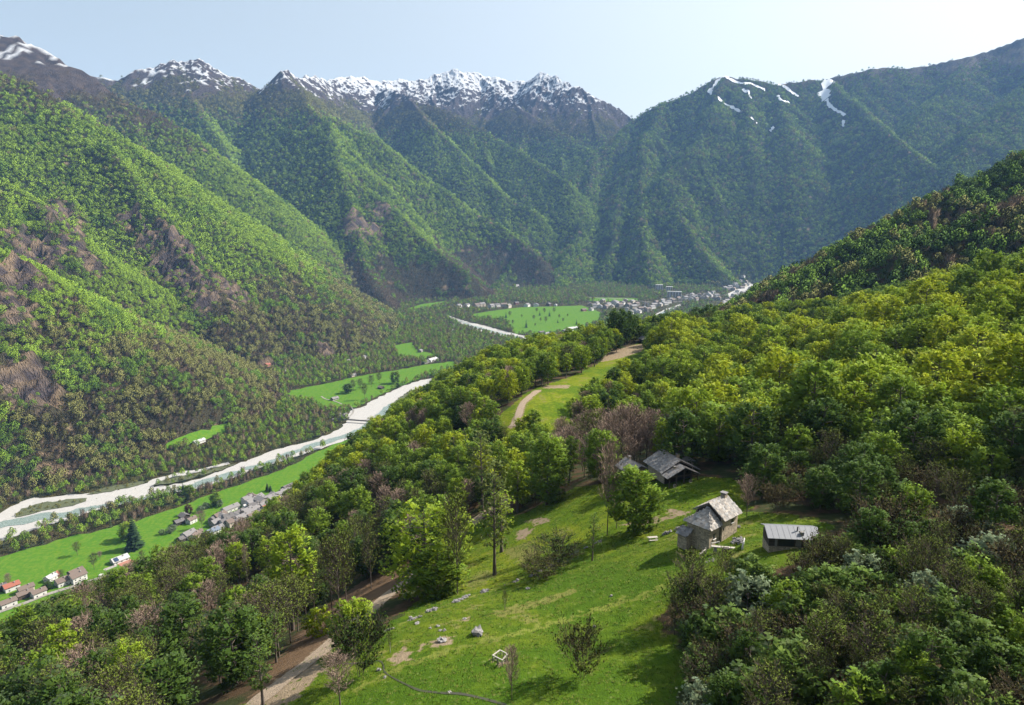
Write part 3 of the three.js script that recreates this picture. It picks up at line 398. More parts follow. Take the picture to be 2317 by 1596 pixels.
// crown of leaf sprays: H tree height, base = height where the crown starts, R radius
function leafy(seed, { H = 14, base = 3, R = 4.5, sprays = 430, per = 6, leaf = 0.85, wid = 0.4, top = 0.55, lump = 0.3, up = 0.3, tiers = 0, sway = 0.6, hue = 0.12, core = 28 }) {
  const q = rng(seed), F = new Faces(), T = new Faces(), sx = (q() - 0.5) * sway, sz = (q() - 0.5) * sway, off = q() * 50;
  const hc = H - base, axis = (y) => V(sx * y / H * 2, y, sz * y / H * 2);
  const bk = [1, 1, 1];
  // trunk and limbs
  let pr = axis(0); const n = 6; for (let k = 1; k <= n; k++) { const y = H * 0.92 * k / n, p = axis(y); const r0 = H * 0.017 * (1 - 0.8 * (k - 1) / n) * (k === 1 ? 1.35 : 1), r1 = H * 0.017 * (1 - 0.8 * k / n); T.limb(pr, p, r0, r1, 6, bk); pr = p; }
  const clumps = []; // limbs end in clumps that carry the sprays
  const nl = Math.round(16 + H * 0.9);
  for (let k = 0; k < nl; k++) {
    const t = (k + q() * 0.8) / nl, y = base + hc * (0.02 + 0.93 * t), a = k * 2.39996 + q() * 0.9;
    const prof = t < top ? Math.sqrt(Math.max(0, 1 - ((top - t) / (top * 1.18)) ** 2)) : Math.sqrt(Math.max(0, 1 - ((t - top) / (1.06 - top)) ** 2));
    const rr = R * prof * (1 + lump * n3(Math.cos(a) * 1.3 + off, t * 3, Math.sin(a) * 1.3)) * (0.82 + 0.3 * q());
    const o = axis(y - Math.min(2.2, y - base * 0.8) * 0.5), e = axis(y).add(V(Math.cos(a) * rr * 0.72, 0, Math.sin(a) * rr * 0.72));
    T.limb(o, e, H * 0.0055, H * 0.0018, 4, bk); clumps.push({ e, a, rr, t });
  }
  for (let k = 0; k < sprays; k++) {
    const c = clumps[Math.floor(q() * clumps.length)], sz2 = 0.34 * R * (0.55 + 0.6 * (1 - Math.abs(c.t - 0.5)));
    // a point in the flattened clump, nearer its outside
    let dx, dy, dz, l; do { dx = q() * 2 - 1; dy = q() * 2 - 1; dz = q() * 2 - 1; l = dx * dx + dy * dy + dz * dz; } while (l > 1 || l < 0.12);
    const fl = tiers ? 0.42 : 0.75, p = c.e.clone().add(V(dx * sz2 * 1.25, dy * sz2 * fl, dz * sz2 * 1.25)).add(V(Math.cos(c.a) * c.rr * 0.1, 0, Math.sin(c.a) * c.rr * 0.1));
    const cen = axis(base + hc * 0.45), out = p.clone().sub(cen); out.y *= 0.75; out.normalize();
    const dir = V(out.x + dx * 0.5 + (q() - 0.5) * 0.5, up + 0.35 * out.y + dy * 0.25 + (q() - 0.5) * 0.25, out.z + dz * 0.5 + (q() - 0.5) * 0.5).normalize();
    const lob = V(dx, dy / fl * 0.8, dz).normalize(), side = V(-dir.z, (q() - 0.5) * 0.8, dir.x).normalize(), tone = 0.82 + 0.36 * q(), warm = (q() - 0.5) * hue * 2;
    for (let m = 0; m < per; m++) {
      const ang = ((m + 0.5) / per - 0.5) * 2.3 + (q() - 0.5) * 0.4, L = leaf * (0.65 + 0.6 * q()), d = dir.clone().multiplyScalar(Math.cos(ang)).addScaledVector(side, Math.sin(ang)); d.y += (q() - 0.6) * 0.35; d.normalize();
      const w = side.clone().cross(d).normalize().multiplyScalar(0.35).add(V(-d.z, (q() - 0.5) * 0.9, d.x)).normalize().multiplyScalar(L * wid * 0.5);
      const b0 = p.clone().addScaledVector(d, L * 0.1), b1 = p.clone().addScaledVector(d, L * 0.55), b2 = p.clone().addScaledVector(d, L); b2.y -= L * 0.12;
      const fn = w.clone().cross(d).normalize(); if (fn.y < 0) fn.negate(); const nn = fn.multiplyScalar(0.4).addScaledVector(out, 0.75).addScaledVector(lob, 0.55).normalize();
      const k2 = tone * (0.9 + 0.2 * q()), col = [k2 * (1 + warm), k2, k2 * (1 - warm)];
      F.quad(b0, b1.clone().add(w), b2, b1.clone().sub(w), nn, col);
    }
  }
  // inner leaves that close each clump against the light
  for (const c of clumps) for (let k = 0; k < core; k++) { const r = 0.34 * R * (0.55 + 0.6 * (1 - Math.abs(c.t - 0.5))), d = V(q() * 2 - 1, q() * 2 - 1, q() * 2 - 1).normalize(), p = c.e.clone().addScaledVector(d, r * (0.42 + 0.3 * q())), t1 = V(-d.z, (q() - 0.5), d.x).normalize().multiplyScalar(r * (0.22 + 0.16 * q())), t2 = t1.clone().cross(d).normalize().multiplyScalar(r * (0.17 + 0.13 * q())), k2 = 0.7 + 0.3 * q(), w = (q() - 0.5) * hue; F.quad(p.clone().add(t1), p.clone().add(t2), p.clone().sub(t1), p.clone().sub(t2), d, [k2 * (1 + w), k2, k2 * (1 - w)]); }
  return { trunk: T.geo(), crown: F.geo(), H, R };
}
// leafless or budding crown of twigs
function twiggy(seed, { H = 13, base = 3, R = 3, stems = 1, limbs = 26, twigs = 7, col = [0.16, 0.12, 0.10], bud = 0, budCol = [0.1, 0.12, 0.03], spread = 0.55, lw = 0.035, fan = 0.9 }) {
  const q = rng(seed), T = new Faces(), F = new Faces(), b1 = [1, 1, 1];
  for (let s = 0; s < stems; s++) {
    const a0 = q() * 6.28, lean = stems > 1 ? 0.18 + 0.3 * q() : 0.03 * q(), ax = (y) => V(Math.cos(a0) * lean * y + (stems > 1 ? Math.cos(a0) * 0.25 : 0), y, Math.sin(a0) * lean * y + (stems > 1 ? Math.sin(a0) * 0.25 : 0));
    const hh = H * (stems > 1 ? 0.75 + 0.25 * q() : 1); let pr = ax(0); for (let k = 1; k <= 5; k++) { const p = ax(hh * k / 5); T.limb(pr, p, H * 0.012 * (1.05 - (k - 1) / 5) / Math.sqrt(stems), H * 0.012 * (1.05 - k / 5) / Math.sqrt(stems), 5, b1); pr = p; }
    for (let k = 0; k < limbs / stems; k++) {
      const t = (k + q()) * stems / limbs, y = base + (hh - base) * t * 0.96, a = k * 2.4 + q(), prof = Math.sin(Math.min(1, 0.18 + t * 0.85) * Math.PI), L = R * (0.35 + 0.75 * prof) * (0.75 + 0.4 * q());
      const o = ax(y), d = V(Math.cos(a) * spread * 1.6, 0.9, Math.sin(a) * spread * 1.6).normalize(), e = o.clone().addScaledVector(d, L); T.limb(o, e, H * 0.0045, H * 0.0015, 3, b1);
      for (let m = 0; m < twigs; m++) {
        const u = 0.25 + 0.75 * q(), p = o.clone().lerp(e, u), dd = d.clone().add(V((q() - 0.5) * fan * 2, (q() - 0.25) * fan, (q() - 0.5) * fan * 2)).normalize(), l2 = L * (0.28 + 0.4 * q());
        const w = V(-dd.z, q() - 0.5, dd.x).normalize().multiplyScalar(lw), tip = p.clone().addScaledVector(dd, l2), nn = w.clone().cross(dd).normalize(), k2 = 0.8 + 0.4 * q(), cc = col.map((v) => v * k2);
        F.tri(p.clone().add(w), p.clone().sub(w), tip, nn, cc);
        for (let r = 0; r < 3; r++) { const p2 = p.clone().lerp(tip, 0.3 + 0.6 * q()), d2 = dd.clone().add(V((q() - 0.5) * 1.3, (q() - 0.3) * 0.9, (q() - 0.5) * 1.3)).normalize(), w2 = V(-d2.z, q() - 0.5, d2.x).normalize().multiplyScalar(lw * 0.8); F.tri(p2.clone().add(w2), p2.clone().sub(w2), p2.clone().addScaledVector(d2, l2 * 0.55), nn, cc);
          if (q() < bud) { const L3 = 0.12 + 0.16 * q(), p3 = p2.clone().addScaledVector(d2, l2 * 0.5 * q()), w3 = V(q() - 0.5, q() - 0.5, q() - 0.5).normalize().multiplyScalar(L3 * 0.6), d3 = V(q() - 0.5, q() - 0.2, q() - 0.5).normalize().multiplyScalar(L3), n4 = w3.clone().cross(d3).normalize(); if (n4.y < 0) n4.negate(); const kb = 0.75 + 0.5 * q(); F.quad(p3, p3.clone().add(w3).addScaledVector(d3, 0.5), p3.clone().add(d3), p3.clone().sub(w3).addScaledVector(d3, 0.5), n4.addScaledVector(V(0, 1, 0), 0.6).normalize(), budCol.map((v) => v * kb)); } }
      }
    }
  }
  return { trunk: T.geo(), crown: F.geo(), H, R };
}
function conifer(seed, { H = 16, R = 2.6, tiers = 15, per = 13, droop = 0.35 }) {
  const q = rng(seed), T = new Faces(), F = new Faces(); T.limb(V(0, 0, 0), V(0, H * 0.95, 0), H * 0.014, 0.03, 5, [1, 1, 1]);
  for (let k = 0; k < tiers; k++) { const t = k / tiers, y = H * (0.08 + 0.9 * t), r = R * (1 - t) ** 0.85 * (0.85 + 0.3 * q()) + 0.15; for (let m = 0; m < per; m++) { const a = (m + q() * 0.8) / per * 6.283, L = r * (0.8 + 0.4 * q()), d = V(Math.cos(a), -droop + 0.25 * t, Math.sin(a)), w = V(-Math.sin(a), 0, Math.cos(a)).multiplyScalar(0.22 * L + 0.12), o = V(0, y + 0.4, 0), e = o.clone().addScaledVector(d, L), mm = o.clone().addScaledVector(d, L * 0.6), k2 = 0.75 + 0.5 * q(); F.quad(o, mm.clone().add(w), e, mm.clone().sub(w), V(d.x * 0.6, 0.8, d.z * 0.6).normalize(), [k2, k2, k2]); } }
  return { trunk: T.geo(), crown: F.geo(), H, R };
}
// low crowns for trees far away: lumpy closed crowns of leaf facets
function farCrown(seed, det, H, R) {
  const q = rng(seed), F = new Faces(), lobes = [];
  for (let k = 0; k < 7; k++) { const a = k * 2.4 + q(), r = k < 2 ? 0.1 : 0.5 + 0.15 * q(), y = k < 2 ? 0.78 : 0.40 + 0.3 * q(); lobes.push([V(Math.cos(a) * R * r, H * y, Math.sin(a) * R * r), R * (0.42 + 0.22 * q()), H * (0.15 + 0.08 * q())]); }
  for (let k = 0; k < det; k++) {
    const [c, r, h] = lobes[k % 7], m = Math.floor(k / 7), u = 1 - (m + q()) / (det / 7) * 1.5, a = m * 2.39996 + q(), s = Math.sqrt(Math.max(0, 1 - u * u)), d = V(Math.cos(a) * s, u, Math.sin(a) * s);
    const p = V(c.x + d.x * r, c.y + d.y * h * 1.25, c.z + d.z * r), e = R * 1.55 / Math.sqrt(det) * (0.7 + 0.8 * q());
    const t1 = V(-d.z + 0.01, (q() - 0.5) * 1.2, d.x).normalize(), t2 = t1.clone().cross(d).normalize(), n = d.clone().multiplyScalar(0.75).add(V((q() - 0.5) * 0.7, 0.65 + (q() - 0.25) * 0.6, (q() - 0.5) * 0.7)).normalize(), k2 = 0.8 + 0.4 * q();
    const lift = d.clone().multiplyScalar(e * 0.9 * (q() - 0.3)); F.quad(p.clone().addScaledVector(t1, e), p.clone().addScaledVector(t2, e * 0.7).add(lift), p.clone().addScaledVector(t1, -e), p.clone().addScaledVector(t2, -e * 0.7).sub(lift), n, [k2, k2, k2]);
  }
  return F.geo();
}
function farTwigs(seed, det, H, R) { const q = rng(seed), F = new Faces(); for (let k = 0; k < det; k++) { const a = q() * 6.28, r = R * Math.sqrt(q()) * 0.85, y = H * (0.15 + 0.55 * q()), d = V(Math.cos(a) * (0.3 + q()) + (q() - 0.5), 1.3, Math.sin(a) * (0.3 + q()) + (q() - 0.5)).normalize(), L = H * (0.18 + 0.22 * q()), w = V(q() - 0.5, 0, q() - 0.5).normalize().multiplyScalar(0.11 + 0.09 * q()), p = V(Math.cos(a) * r * 0.6, y, Math.sin(a) * r * 0.6), k2 = 0.7 + 0.6 * q(); F.tri(p.clone().add(w), p.clone().sub(w), p.clone().addScaledVector(d, L), V(Math.cos(a), 0.7, Math.sin(a)).normalize(), [k2, k2, k2]); } return F.geo(); }
const whole = (t) => t; // (kept for reading)
const BEECH = [1, 2, 3, 4, 5, 6].map((s) => leafy(s * 101, { H: 14 + (s % 3) * 1.2, base: 2.6, R: 4.9 + 0.4 * (s % 2), sprays: 950, per: 5, leaf: 0.56, top: 0.42, lump: 0.34, up: 0.25 }));
const TALL = [1, 2, 3].map((s) => leafy(s * 207, { H: 17, base: 5.0, R: 3.3, sprays: 620, per: 5, leaf: 0.6, top: 0.45, lump: 0.35 }));
const ROUND = [1, 2].map((s) => leafy(s * 311, { H: 11.5, base: 1.4, R: 4.3, sprays: 1250, leaf: 0.6, per: 5, top: 0.45, lump: 0.22 }));
const HUGE_TREE = [leafy(977, { H: 18, base: 1.2, R: 6.4, sprays: 1700, per: 5, leaf: 0.56, top: 0.42, lump: 0.4, core: 5 })];
const CONE = [1, 2].map((s) => leafy(s * 331, { H: 17, base: 2.0, R: 4.6, sprays: 1400, per: 5, leaf: 0.62, top: 0.22, lump: 0.18 }));
const BIRCH = [1, 2].map((s) => leafy(s * 401, { H: 16, base: 4, R: 2.4, sprays: 330, leaf: 0.45, per: 5, up: -0.35, lump: 0.45, top: 0.4, core: 4 }));
const SPARSE = [1, 2, 3].map((s) => twiggy(s * 503, { H: 12.5, R: 3.3, base: 3, limbs: 40, twigs: 13, bud: 1, budCol: [0.13, 0.17, 0.028], col: [0.09, 0.072, 0.054] }));
const BARE = [1, 2, 3].map((s) => twiggy(s * 601, { H: 14, R: 3.4, base: 3.4, limbs: 42, twigs: 13, bud: 0.5, budCol: [0.28, 0.195, 0.145], col: [0.28, 0.205, 0.16], lw: 0.05 }));
const SHRUB = [1, 2, 3, 4].map((s) => twiggy(s * 701, { H: 5.6, R: 3.0, base: 0.5, stems: 5, limbs: 50, twigs: 13, bud: 1, budCol: [[0.075, 0.085, 0.018], [0.05, 0.085, 0.016], [0.085, 0.072, 0.028], [0.062, 0.098, 0.022]][s - 1], col: [0.06, 0.046, 0.034], spread: 0.75, lw: 0.03 }));
const WILLOW = [1].map((s) => leafy(s * 809, { H: 6.5, base: 0.8, R: 3.0, sprays: 420, leaf: 0.36, per: 6, wid: 0.3, lump: 0.4 }));
const GREENBUSH = [1, 2].map((s) => leafy(s * 823, { H: 5.5, base: 0.6, R: 2.9, sprays: 420, leaf: 0.45, per: 6, lump: 0.35 }));
const PINE = [1, 2].map((s) => conifer(s * 907, { H: 17, R: 3.0 }));
const L_ = { lime: leafMat(0.37, 0.44, 0.022), green: leafMat(0.19, 0.29, 0.028), deep: leafMat(0.080, 0.142, 0.023), fresh: leafMat(0.28, 0.385, 0.026), birch: leafMat(0.181, 0.217, 0.058), olive: leafMat(0.152, 0.160, 0.038), willow: leafMat(0.232, 0.297, 0.167), bush: leafMat(0.123, 0.196, 0.036), needle: leafMat(0.026, 0.052, 0.020, 0.1), red: leafMat(0.109, 0.032, 0.029), twig: twigMat, plum: leafMat(0.246, 0.189, 0.145) };
const SPEC = { beech: [BEECH, ['lime', 'fresh', 'lime', 'fresh', 'green'], barkMat], dark: [BEECH, ['green', 'deep', 'deep'], barkMat], bright: [BEECH, ['fresh', 'lime', 'green'], barkMat], tall: [TALL, ["fresh", "green", "green"], barkMat], round: [ROUND, ['green', 'fresh'], barkMat], huge: [HUGE_TREE, ['fresh'], barkMat], cone: [CONE, ['green', 'fresh'], barkMat], birch: [BIRCH, ['birch'], barkMat], sparse: [SPARSE, ['twig'], barkMat], bare: [BARE, ['twig'], barkMat], shrub: [SHRUB, ['twig'], barkMat], willow: [WILLOW, ['willow'], barkMat], bush: [GREENBUSH, ['bush', 'bush', 'deep', 'green'], barkMat], pine: [PINE, ['needle'], barkMat], red: [ROUND, ['red'], barkMat] };
const KINDNAME = { beech: 'beech_tree', dark: 'beech_tree', bright: 'beech_tree', tall: 'tall_tree', round: 'round_tree', huge: 'spreading_tree', cone: 'linden_tree', birch: 'birch_tree', sparse: 'budding_tree', bare: 'bare_tree', shrub: 'shrub', willow: 'willow_bush', bush: 'bush', pine: 'conifer', red: 'copper_tree' };
const CAT = { shrub: 'shrub', willow: 'bush', bush: 'bush' };
let treeCount = 0;
function plantTree(kind, pos, scale, turn, variant, mat, label, group, wide = 1, part = null) {
  const [protos, mats, bark] = SPEC[kind], P = protos[variant % protos.length], o = thing(KINDNAME[kind], label, CAT[kind] || 'tree', pos, turn, group);
  o.scale.set(scale * wide, scale, scale * wide); mesh(CAT[kind] ? 'stems' : 'trunk', P.trunk, part === 'pale' ? paleBark : bark, o); mesh('crown', P.crown, L_[mat || mats[variant % mats.length]], o); treeCount++; return o;
}
const placed = [], vil = [], RUNS = []; // ground kept free: x, z, radius; village houses; ski runs
const free = (x, z, r) => { for (const p of placed) if (Math.abs(p[0] - x) < p[2] + r && Math.hypot(p[0] - x, p[1] - z) < p[2] + r) return false; return true; };
const jit = (c, v, k = 0.28) => new THREE.Color(c[0] * (1 - k + 2 * k * v), c[1] * (1 - k + 2 * k * v), c[2] * (1 - k + 2 * k * v));
const dummy = new THREE.Object3D(), UPV = V(0, 1, 0), tiltV = V(0, 1, 0);
function instanced(name, geo, mat, list, label, category) { const m = new THREE.InstancedMesh(geo, mat, list.length); m.name = numbered(name); m.castShadow = m.receiveShadow = true; list.forEach((t, i) => { dummy.position.set(t.X, t.y, t.Z); if (t.n) { dummy.quaternion.setFromUnitVectors(UPV, tiltV.copy(t.n).lerp(UPV, 0.3).normalize()); dummy.rotateY(t.turn); } else dummy.rotation.set(0, t.turn, 0); dummy.scale.set(t.s * (t.w || 1), t.s * (t.hh || 1), t.s * (t.w || 1)); dummy.updateMatrix(); m.setMatrixAt(i, dummy.matrix); if (t.c) m.setColorAt(i, t.c); }); scene.add(m); return tag(m, label, category, null, 'stuff'); }
const farLeaf = new THREE.MeshPhysicalMaterial({ specularIntensity: 0.1, color: new THREE.Color(1, 1, 1), vertexColors: true, roughness: 1, side: THREE.DoubleSide });
// ---------- buildings ----------
const stoneMap = tex(256, 256, (i, j, o) => { // rubble masonry: rounded cells of many tones
  const cx = i / 256 * 9, cy = j / 256 * 14, c0 = Math.floor(cx), r0 = Math.floor(cy); let d1 = 9, d2 = 9, id = 0; for (let a = -1; a <= 1; a++) for (let b = -1; b <= 1; b++) { const u = ((c0 + a) % 9 + 9) % 9, v = ((r0 + b) % 14 + 14) % 14, h = Math.sin(u * 127.1 + v * 311.7) * 43758.5, g = Math.sin(u * 269.5 + v * 183.3) * 43758.5, px = c0 + a + 0.2 + 0.6 * (h - Math.floor(h)), py = r0 + b + 0.25 + 0.5 * (g - Math.floor(g)), d = Math.max(Math.abs(px - cx) * 0.9, Math.abs(py - cy)); if (d < d1) { d2 = d1; d1 = d; id = h - Math.floor(h); } else if (d < d2) d2 = d; }
  const e = sstep(0.02, 0.14, d2 - d1), k = (0.62 + 0.6 * id) * (0.55 + 0.45 * e) * (0.9 + 0.2 * grainA[(j * 2) * 512 + i * 2]); o[0] = 0.43 * k; o[1] = 0.345 * k; o[2] = 0.25 * k; }, true);
const plasterMap = grainTex;
const std = (r, g, b, rough = 0.95, extra = {}) => new THREE.MeshStandardMaterial({ color: new THREE.Color(r, g, b), roughness: rough, ...extra });
const M = { stone: std(1, 1, 1, 0.95, { map: rep(stoneMap, 0.35), bumpMap: rep(stoneMap, 0.35), bumpScale: 0.05 }), slate: std(0.30, 0.275, 0.25, 0.95, { vertexColors: true }), slateDark: std(0.25, 0.225, 0.21, 0.95, { vertexColors: true }), wood: std(0.10, 0.068, 0.045, 0.9, { map: grainTex }), darkwood: std(0.045, 0.033, 0.026, 0.9), palewood: std(0.42, 0.38, 0.33, 0.85), silver: std(0.22, 0.20, 0.18, 0.9), metal: std(0.26, 0.265, 0.285, 0.55, { metalness: 0.2, map: grainTex }), dark: std(0.012, 0.011, 0.011, 0.6), glass: std(0.03, 0.035, 0.04, 0.15), white: std(0.66, 0.64, 0.60, 0.9), cream: std(0.56, 0.49, 0.38, 0.95), greywall: std(0.33, 0.30, 0.27, 0.95), roofGrey: std(0.27, 0.25, 0.245, 0.85, { map: grainTex }), roofDark: std(0.16, 0.145, 0.14, 0.85, { map: grainTex }), roofBrown: std(0.20, 0.145, 0.115, 0.85, { map: grainTex }), roofRed: std(0.40, 0.125, 0.075, 0.85, { map: grainTex }), roofPale: std(0.58, 0.57, 0.55, 0.6, { map: grainTex }), roofBlue: std(0.13, 0.16, 0.21, 0.6), rock: std(0.27, 0.25, 0.24, 0.95, { vertexColors: true }), terra: std(0.36, 0.16, 0.11, 0.9), panel: std(0.03, 0.05, 0.10, 0.2) };
const bx = (w, h, d, x, y, z, ry = 0, rx = 0, rz = 0) => { const g = new THREE.BoxGeometry(w, h, d); g.applyMatrix4(new THREE.Matrix4().compose(V(x, y, z), new THREE.Quaternion().setFromEuler(new THREE.Euler(rx, ry, rz, 'YXZ')), V(1, 1, 1))); return metreUV(g); };
function metreUV(g) { if (!g.attributes.uv) g.setAttribute('uv', new THREE.Float32BufferAttribute(new Float32Array(g.attributes.position.count * 2), 2)); const p = g.attributes.position, n = g.attributes.normal, u = g.attributes.uv; for (let i = 0; i < p.count; i++) { const ax = Math.abs(n.getX(i)), ay = Math.abs(n.getY(i)), az = Math.abs(n.getZ(i)); if (ay > ax && ay > az) u.setXY(i, p.getX(i), p.getZ(i)); else if (ax > az) u.setXY(i, p.getZ(i), p.getY(i)); else u.setXY(i, p.getX(i), p.getY(i)); } return g; }
const merge = (L) => mergeGeometries(L.map((g) => g.index ? g.toNonIndexed() : g));
// prism from a gable outline in x-y, along z0..z1
function gable(x0, x1, h, rise, z0, z1, ridgeX) { const s = new THREE.Shape(); s.moveTo(x0, -0.8); s.lineTo(x1, -0.8); s.lineTo(x1, h); if (rise > 0) s.lineTo(ridgeX ?? (x0 + x1) / 2, h + rise); s.lineTo(x0, h); s.closePath(); const g = new THREE.ExtrudeGeometry(s, { depth: z1 - z0, bevelEnabled: false }); g.translate(0, 0, z0); return metreUV(g); }
// a sloped sheet with thickness between four corners (a,b along the eave, c,d along the ridge)
function sheet(a, b, c, d, t) { const n = b.clone().sub(a).cross(d.clone().sub(a)).normalize(); if (n.y < 0) n.negate(); const up = n.multiplyScalar(t), P = [a, b, c, d], Q = P.map((p) => p.clone().sub(up)), pos = []; const f = (w, x, y, z) => { for (const p of [w, x, y, w, y, z]) pos.push(p.x, p.y, p.z); }; f(...P); f(...[...Q].reverse()); for (let i = 0; i < 4; i++) { const j = (i + 1) % 4; f(P[j], P[i], Q[i], Q[j]); } const g = new THREE.BufferGeometry(); g.setAttribute('position', new THREE.Float32BufferAttribute(pos, 3)); g.computeVertexNormals(); return metreUV(g); }
// rows of overlapping stone slabs on a roof plane: eave a->b, ridge d->c
function slabs(a, b, c, d, seed, w = 0.42, course = 0.32, t = 0.05) {
  const q = rng(seed), L = [], rows = Math.max(2, Math.round(a.distanceTo(d) / course)), n0 = b.clone().sub(a).cross(d.clone().sub(a)).normalize(); if (n0.y < 0) n0.negate();
  for (let r = 0; r < rows; r++) {
    const f0 = r / rows, p0 = a.clone().lerp(d, f0), p1 = b.clone().lerp(c, f0), len = p0.distanceTo(p1); if (len < 0.25) continue; const cols = Math.max(1, Math.round(len / w)), ex = p1.clone().sub(p0).normalize(), ey = d.clone().sub(a).lerp(c.clone().sub(b), 0.5).normalize(), off = (r % 2) * 0.4;
    for (let k = 0; k < cols; k++) { const f = (k + 0.5 + (off - 0.2) * 0.8 + (q() - 0.5) * 0.3) / cols, ww = len / cols * (0.95 + 0.25 * q()), hh = course * (1.45 + 0.4 * q()), tt = t * (0.7 + 0.8 * q()), g = new THREE.BoxGeometry(ww, hh, tt), o = p0.clone().lerp(p1, clamp(f, 0.03, 0.97)).addScaledVector(ey, course * 0.42).addScaledVector(n0, 0.05 + tt * 0.5);
      const nn = n0.clone().addScaledVector(ex, (q() - 0.5) * 0.12).addScaledVector(ey, -0.12 + (q() - 0.5) * 0.08).normalize(), x2 = ex.clone().addScaledVector(nn, -ex.dot(nn)).normalize(), y2 = nn.clone().cross(x2); const m = new THREE.Matrix4().makeBasis(x2, y2, nn).setPosition(o); g.applyMatrix4(m);
      const k2 = 0.68 + 0.65 * q() + (q() > 0.9 ? 0.35 : 0), wm = (q() - 0.5) * 0.12, col = new Float32Array(g.attributes.position.count * 3); for (let i = 0; i < col.length; i += 3) { col[i] = k2 * (1 + wm); col[i + 1] = k2; col[i + 2] = k2 * (1 - wm); } g.setAttribute('color', new THREE.BufferAttribute(col, 3)); L.push(g); }
  }
  return merge(L);
}
function roofWithSlabs(parent, planes, mat, seed, opts = []) { const g = planes.map(([a, b, c, d]) => sheet(a, b, c, d, 0.12)); const roof = mesh('roof', merge(g), mat === M.slate ? M.roofGrey : M.roofDark, parent); const s = mesh('slates', merge(planes.map(([a, b, c, d], k) => slabs(a, b, c, d, seed + k, ...opts))), mat, roof); tag(s, null, null, null, 'stuff'); return roof; }
function windowOn(parent, w, h, x, y, z, ry, sill = true) { const f = mesh('window', bx(w, h, 0.10, 0, 0, 0), M.wood, parent); f.position.set(x, y, z); f.rotation.y = ry; mesh('pane', bx(w * 0.78, h * 0.8, 0.06, 0, 0, 0.035), M.glass, f); if (sill) mesh('sill', bx(w * 1.5, 0.09, 0.22, 0, -h / 2 - 0.07, 0.04), M.white, f); return f; }
{ // --- stone house below the barns ---
  const o = hit(1604, 1243), hs = thing('stone_house', 'stone house with pale slab roof, chimney and lower front annex', 'house', o, -0.86); hs.scale.setScalar(1.1);
  mesh('wall', merge([gable(-4.5, 0.4, 4.3, 1.7, -7.2, -2.8)]), M.stone, hs);
  mesh('annex_wall', merge([bx(4.1, 4.2, 2.8, -2.05, 1.3, -1.4)]), M.stone, hs);
  roofWithSlabs(hs, [[V(0.9, 4.18, -2.55), V(0.9, 4.18, -7.55), V(-2.05, 6.2, -7.55), V(-2.05, 6.2, -2.55)], [V(-5.0, 4.18, -7.55), V(-5.0, 4.18, -2.55), V(-2.05, 6.2, -2.55), V(-2.05, 6.2, -7.55)]], M.slate, 5);
  const ap = V(-2.05, 5.4, -2.75), fr = V(0.42, 3.35, 0.4), fl = V(-4.5, 3.35, 0.4), br = V(0.42, 3.35, -2.82), bl = V(-4.5, 3.35, -2.82), near = (p, k) => ap.clone().lerp(p, k);
  const ar = roofWithSlabs(hs, [[fl, fr, near(fr, 0.04), near(fl, 0.04)], [fr, br, V(-1.95, 5.3, -2.82), near(fr, 0.04)], [bl, fl, near(fl, 0.04), V(-2.15, 5.3, -2.82)]], M.slate, 25); ar.name = 'annex_roof';
  const ch = mesh('chimney', merge([bx(0.8, 1.0, 0.7, -2.0, 6.1, -6.7)]), M.stone, hs); mesh('cap', merge([bx(0.16, 0.26, 0.6, -2.3, 6.7, -6.7), bx(0.16, 0.26, 0.6, -1.7, 6.7, -6.7), bx(1.05, 0.1, 0.95, -2.0, 6.87, -6.7, 0.1)]), M.roofGrey, ch);
  windowOn(hs, 0.55, 0.85, 0.02, 1.75, -1.3, Math.PI / 2); windowOn(hs, 0.55, 0.8, 0.42, 3.3, -5.6, Math.PI / 2);
  mesh('slit_window', bx(0.22, 0.45, 0.1, 0.42, 2.5, -3.2, Math.PI / 2), M.dark, hs);
  mesh('gable_beam', bx(0.22, 0.22, 0.6, -2.05, 5.95, -2.65), M.wood, hs); mesh('gable_panel', gable(-4.2, 0.1, 4.45, 1.4, -2.78, -2.75), M.darkwood, hs);
  const lt = mesh('lean_to', merge([bx(1.7, 2.4, 1.4, -4.0, 0.2, 0.68)]), M.stone, hs), la = V(-5.0, 1.35, 1.55), lb = V(-3.0, 1.35, 1.55), lc = V(-3.0, 2.1, 0.02), ld = V(-5.0, 2.1, 0.02); mesh('lean_to_roof', sheet(la, lb, lc, ld, 0.1), M.roofDark, lt); tag(mesh('slates', slabs(la, lb, lc, ld, 77, 0.45, 0.3, 0.09), M.slateDark, lt), null, null, null, 'stuff');
  placed.push([o.x, o.z, 6]);
}
function post(parent, x, z, h, y0 = -0.5, r = 0.11) { return mesh('post', bx(r * 2, h - y0, r * 2, x, (h + y0) / 2, z), M.wood, parent); }
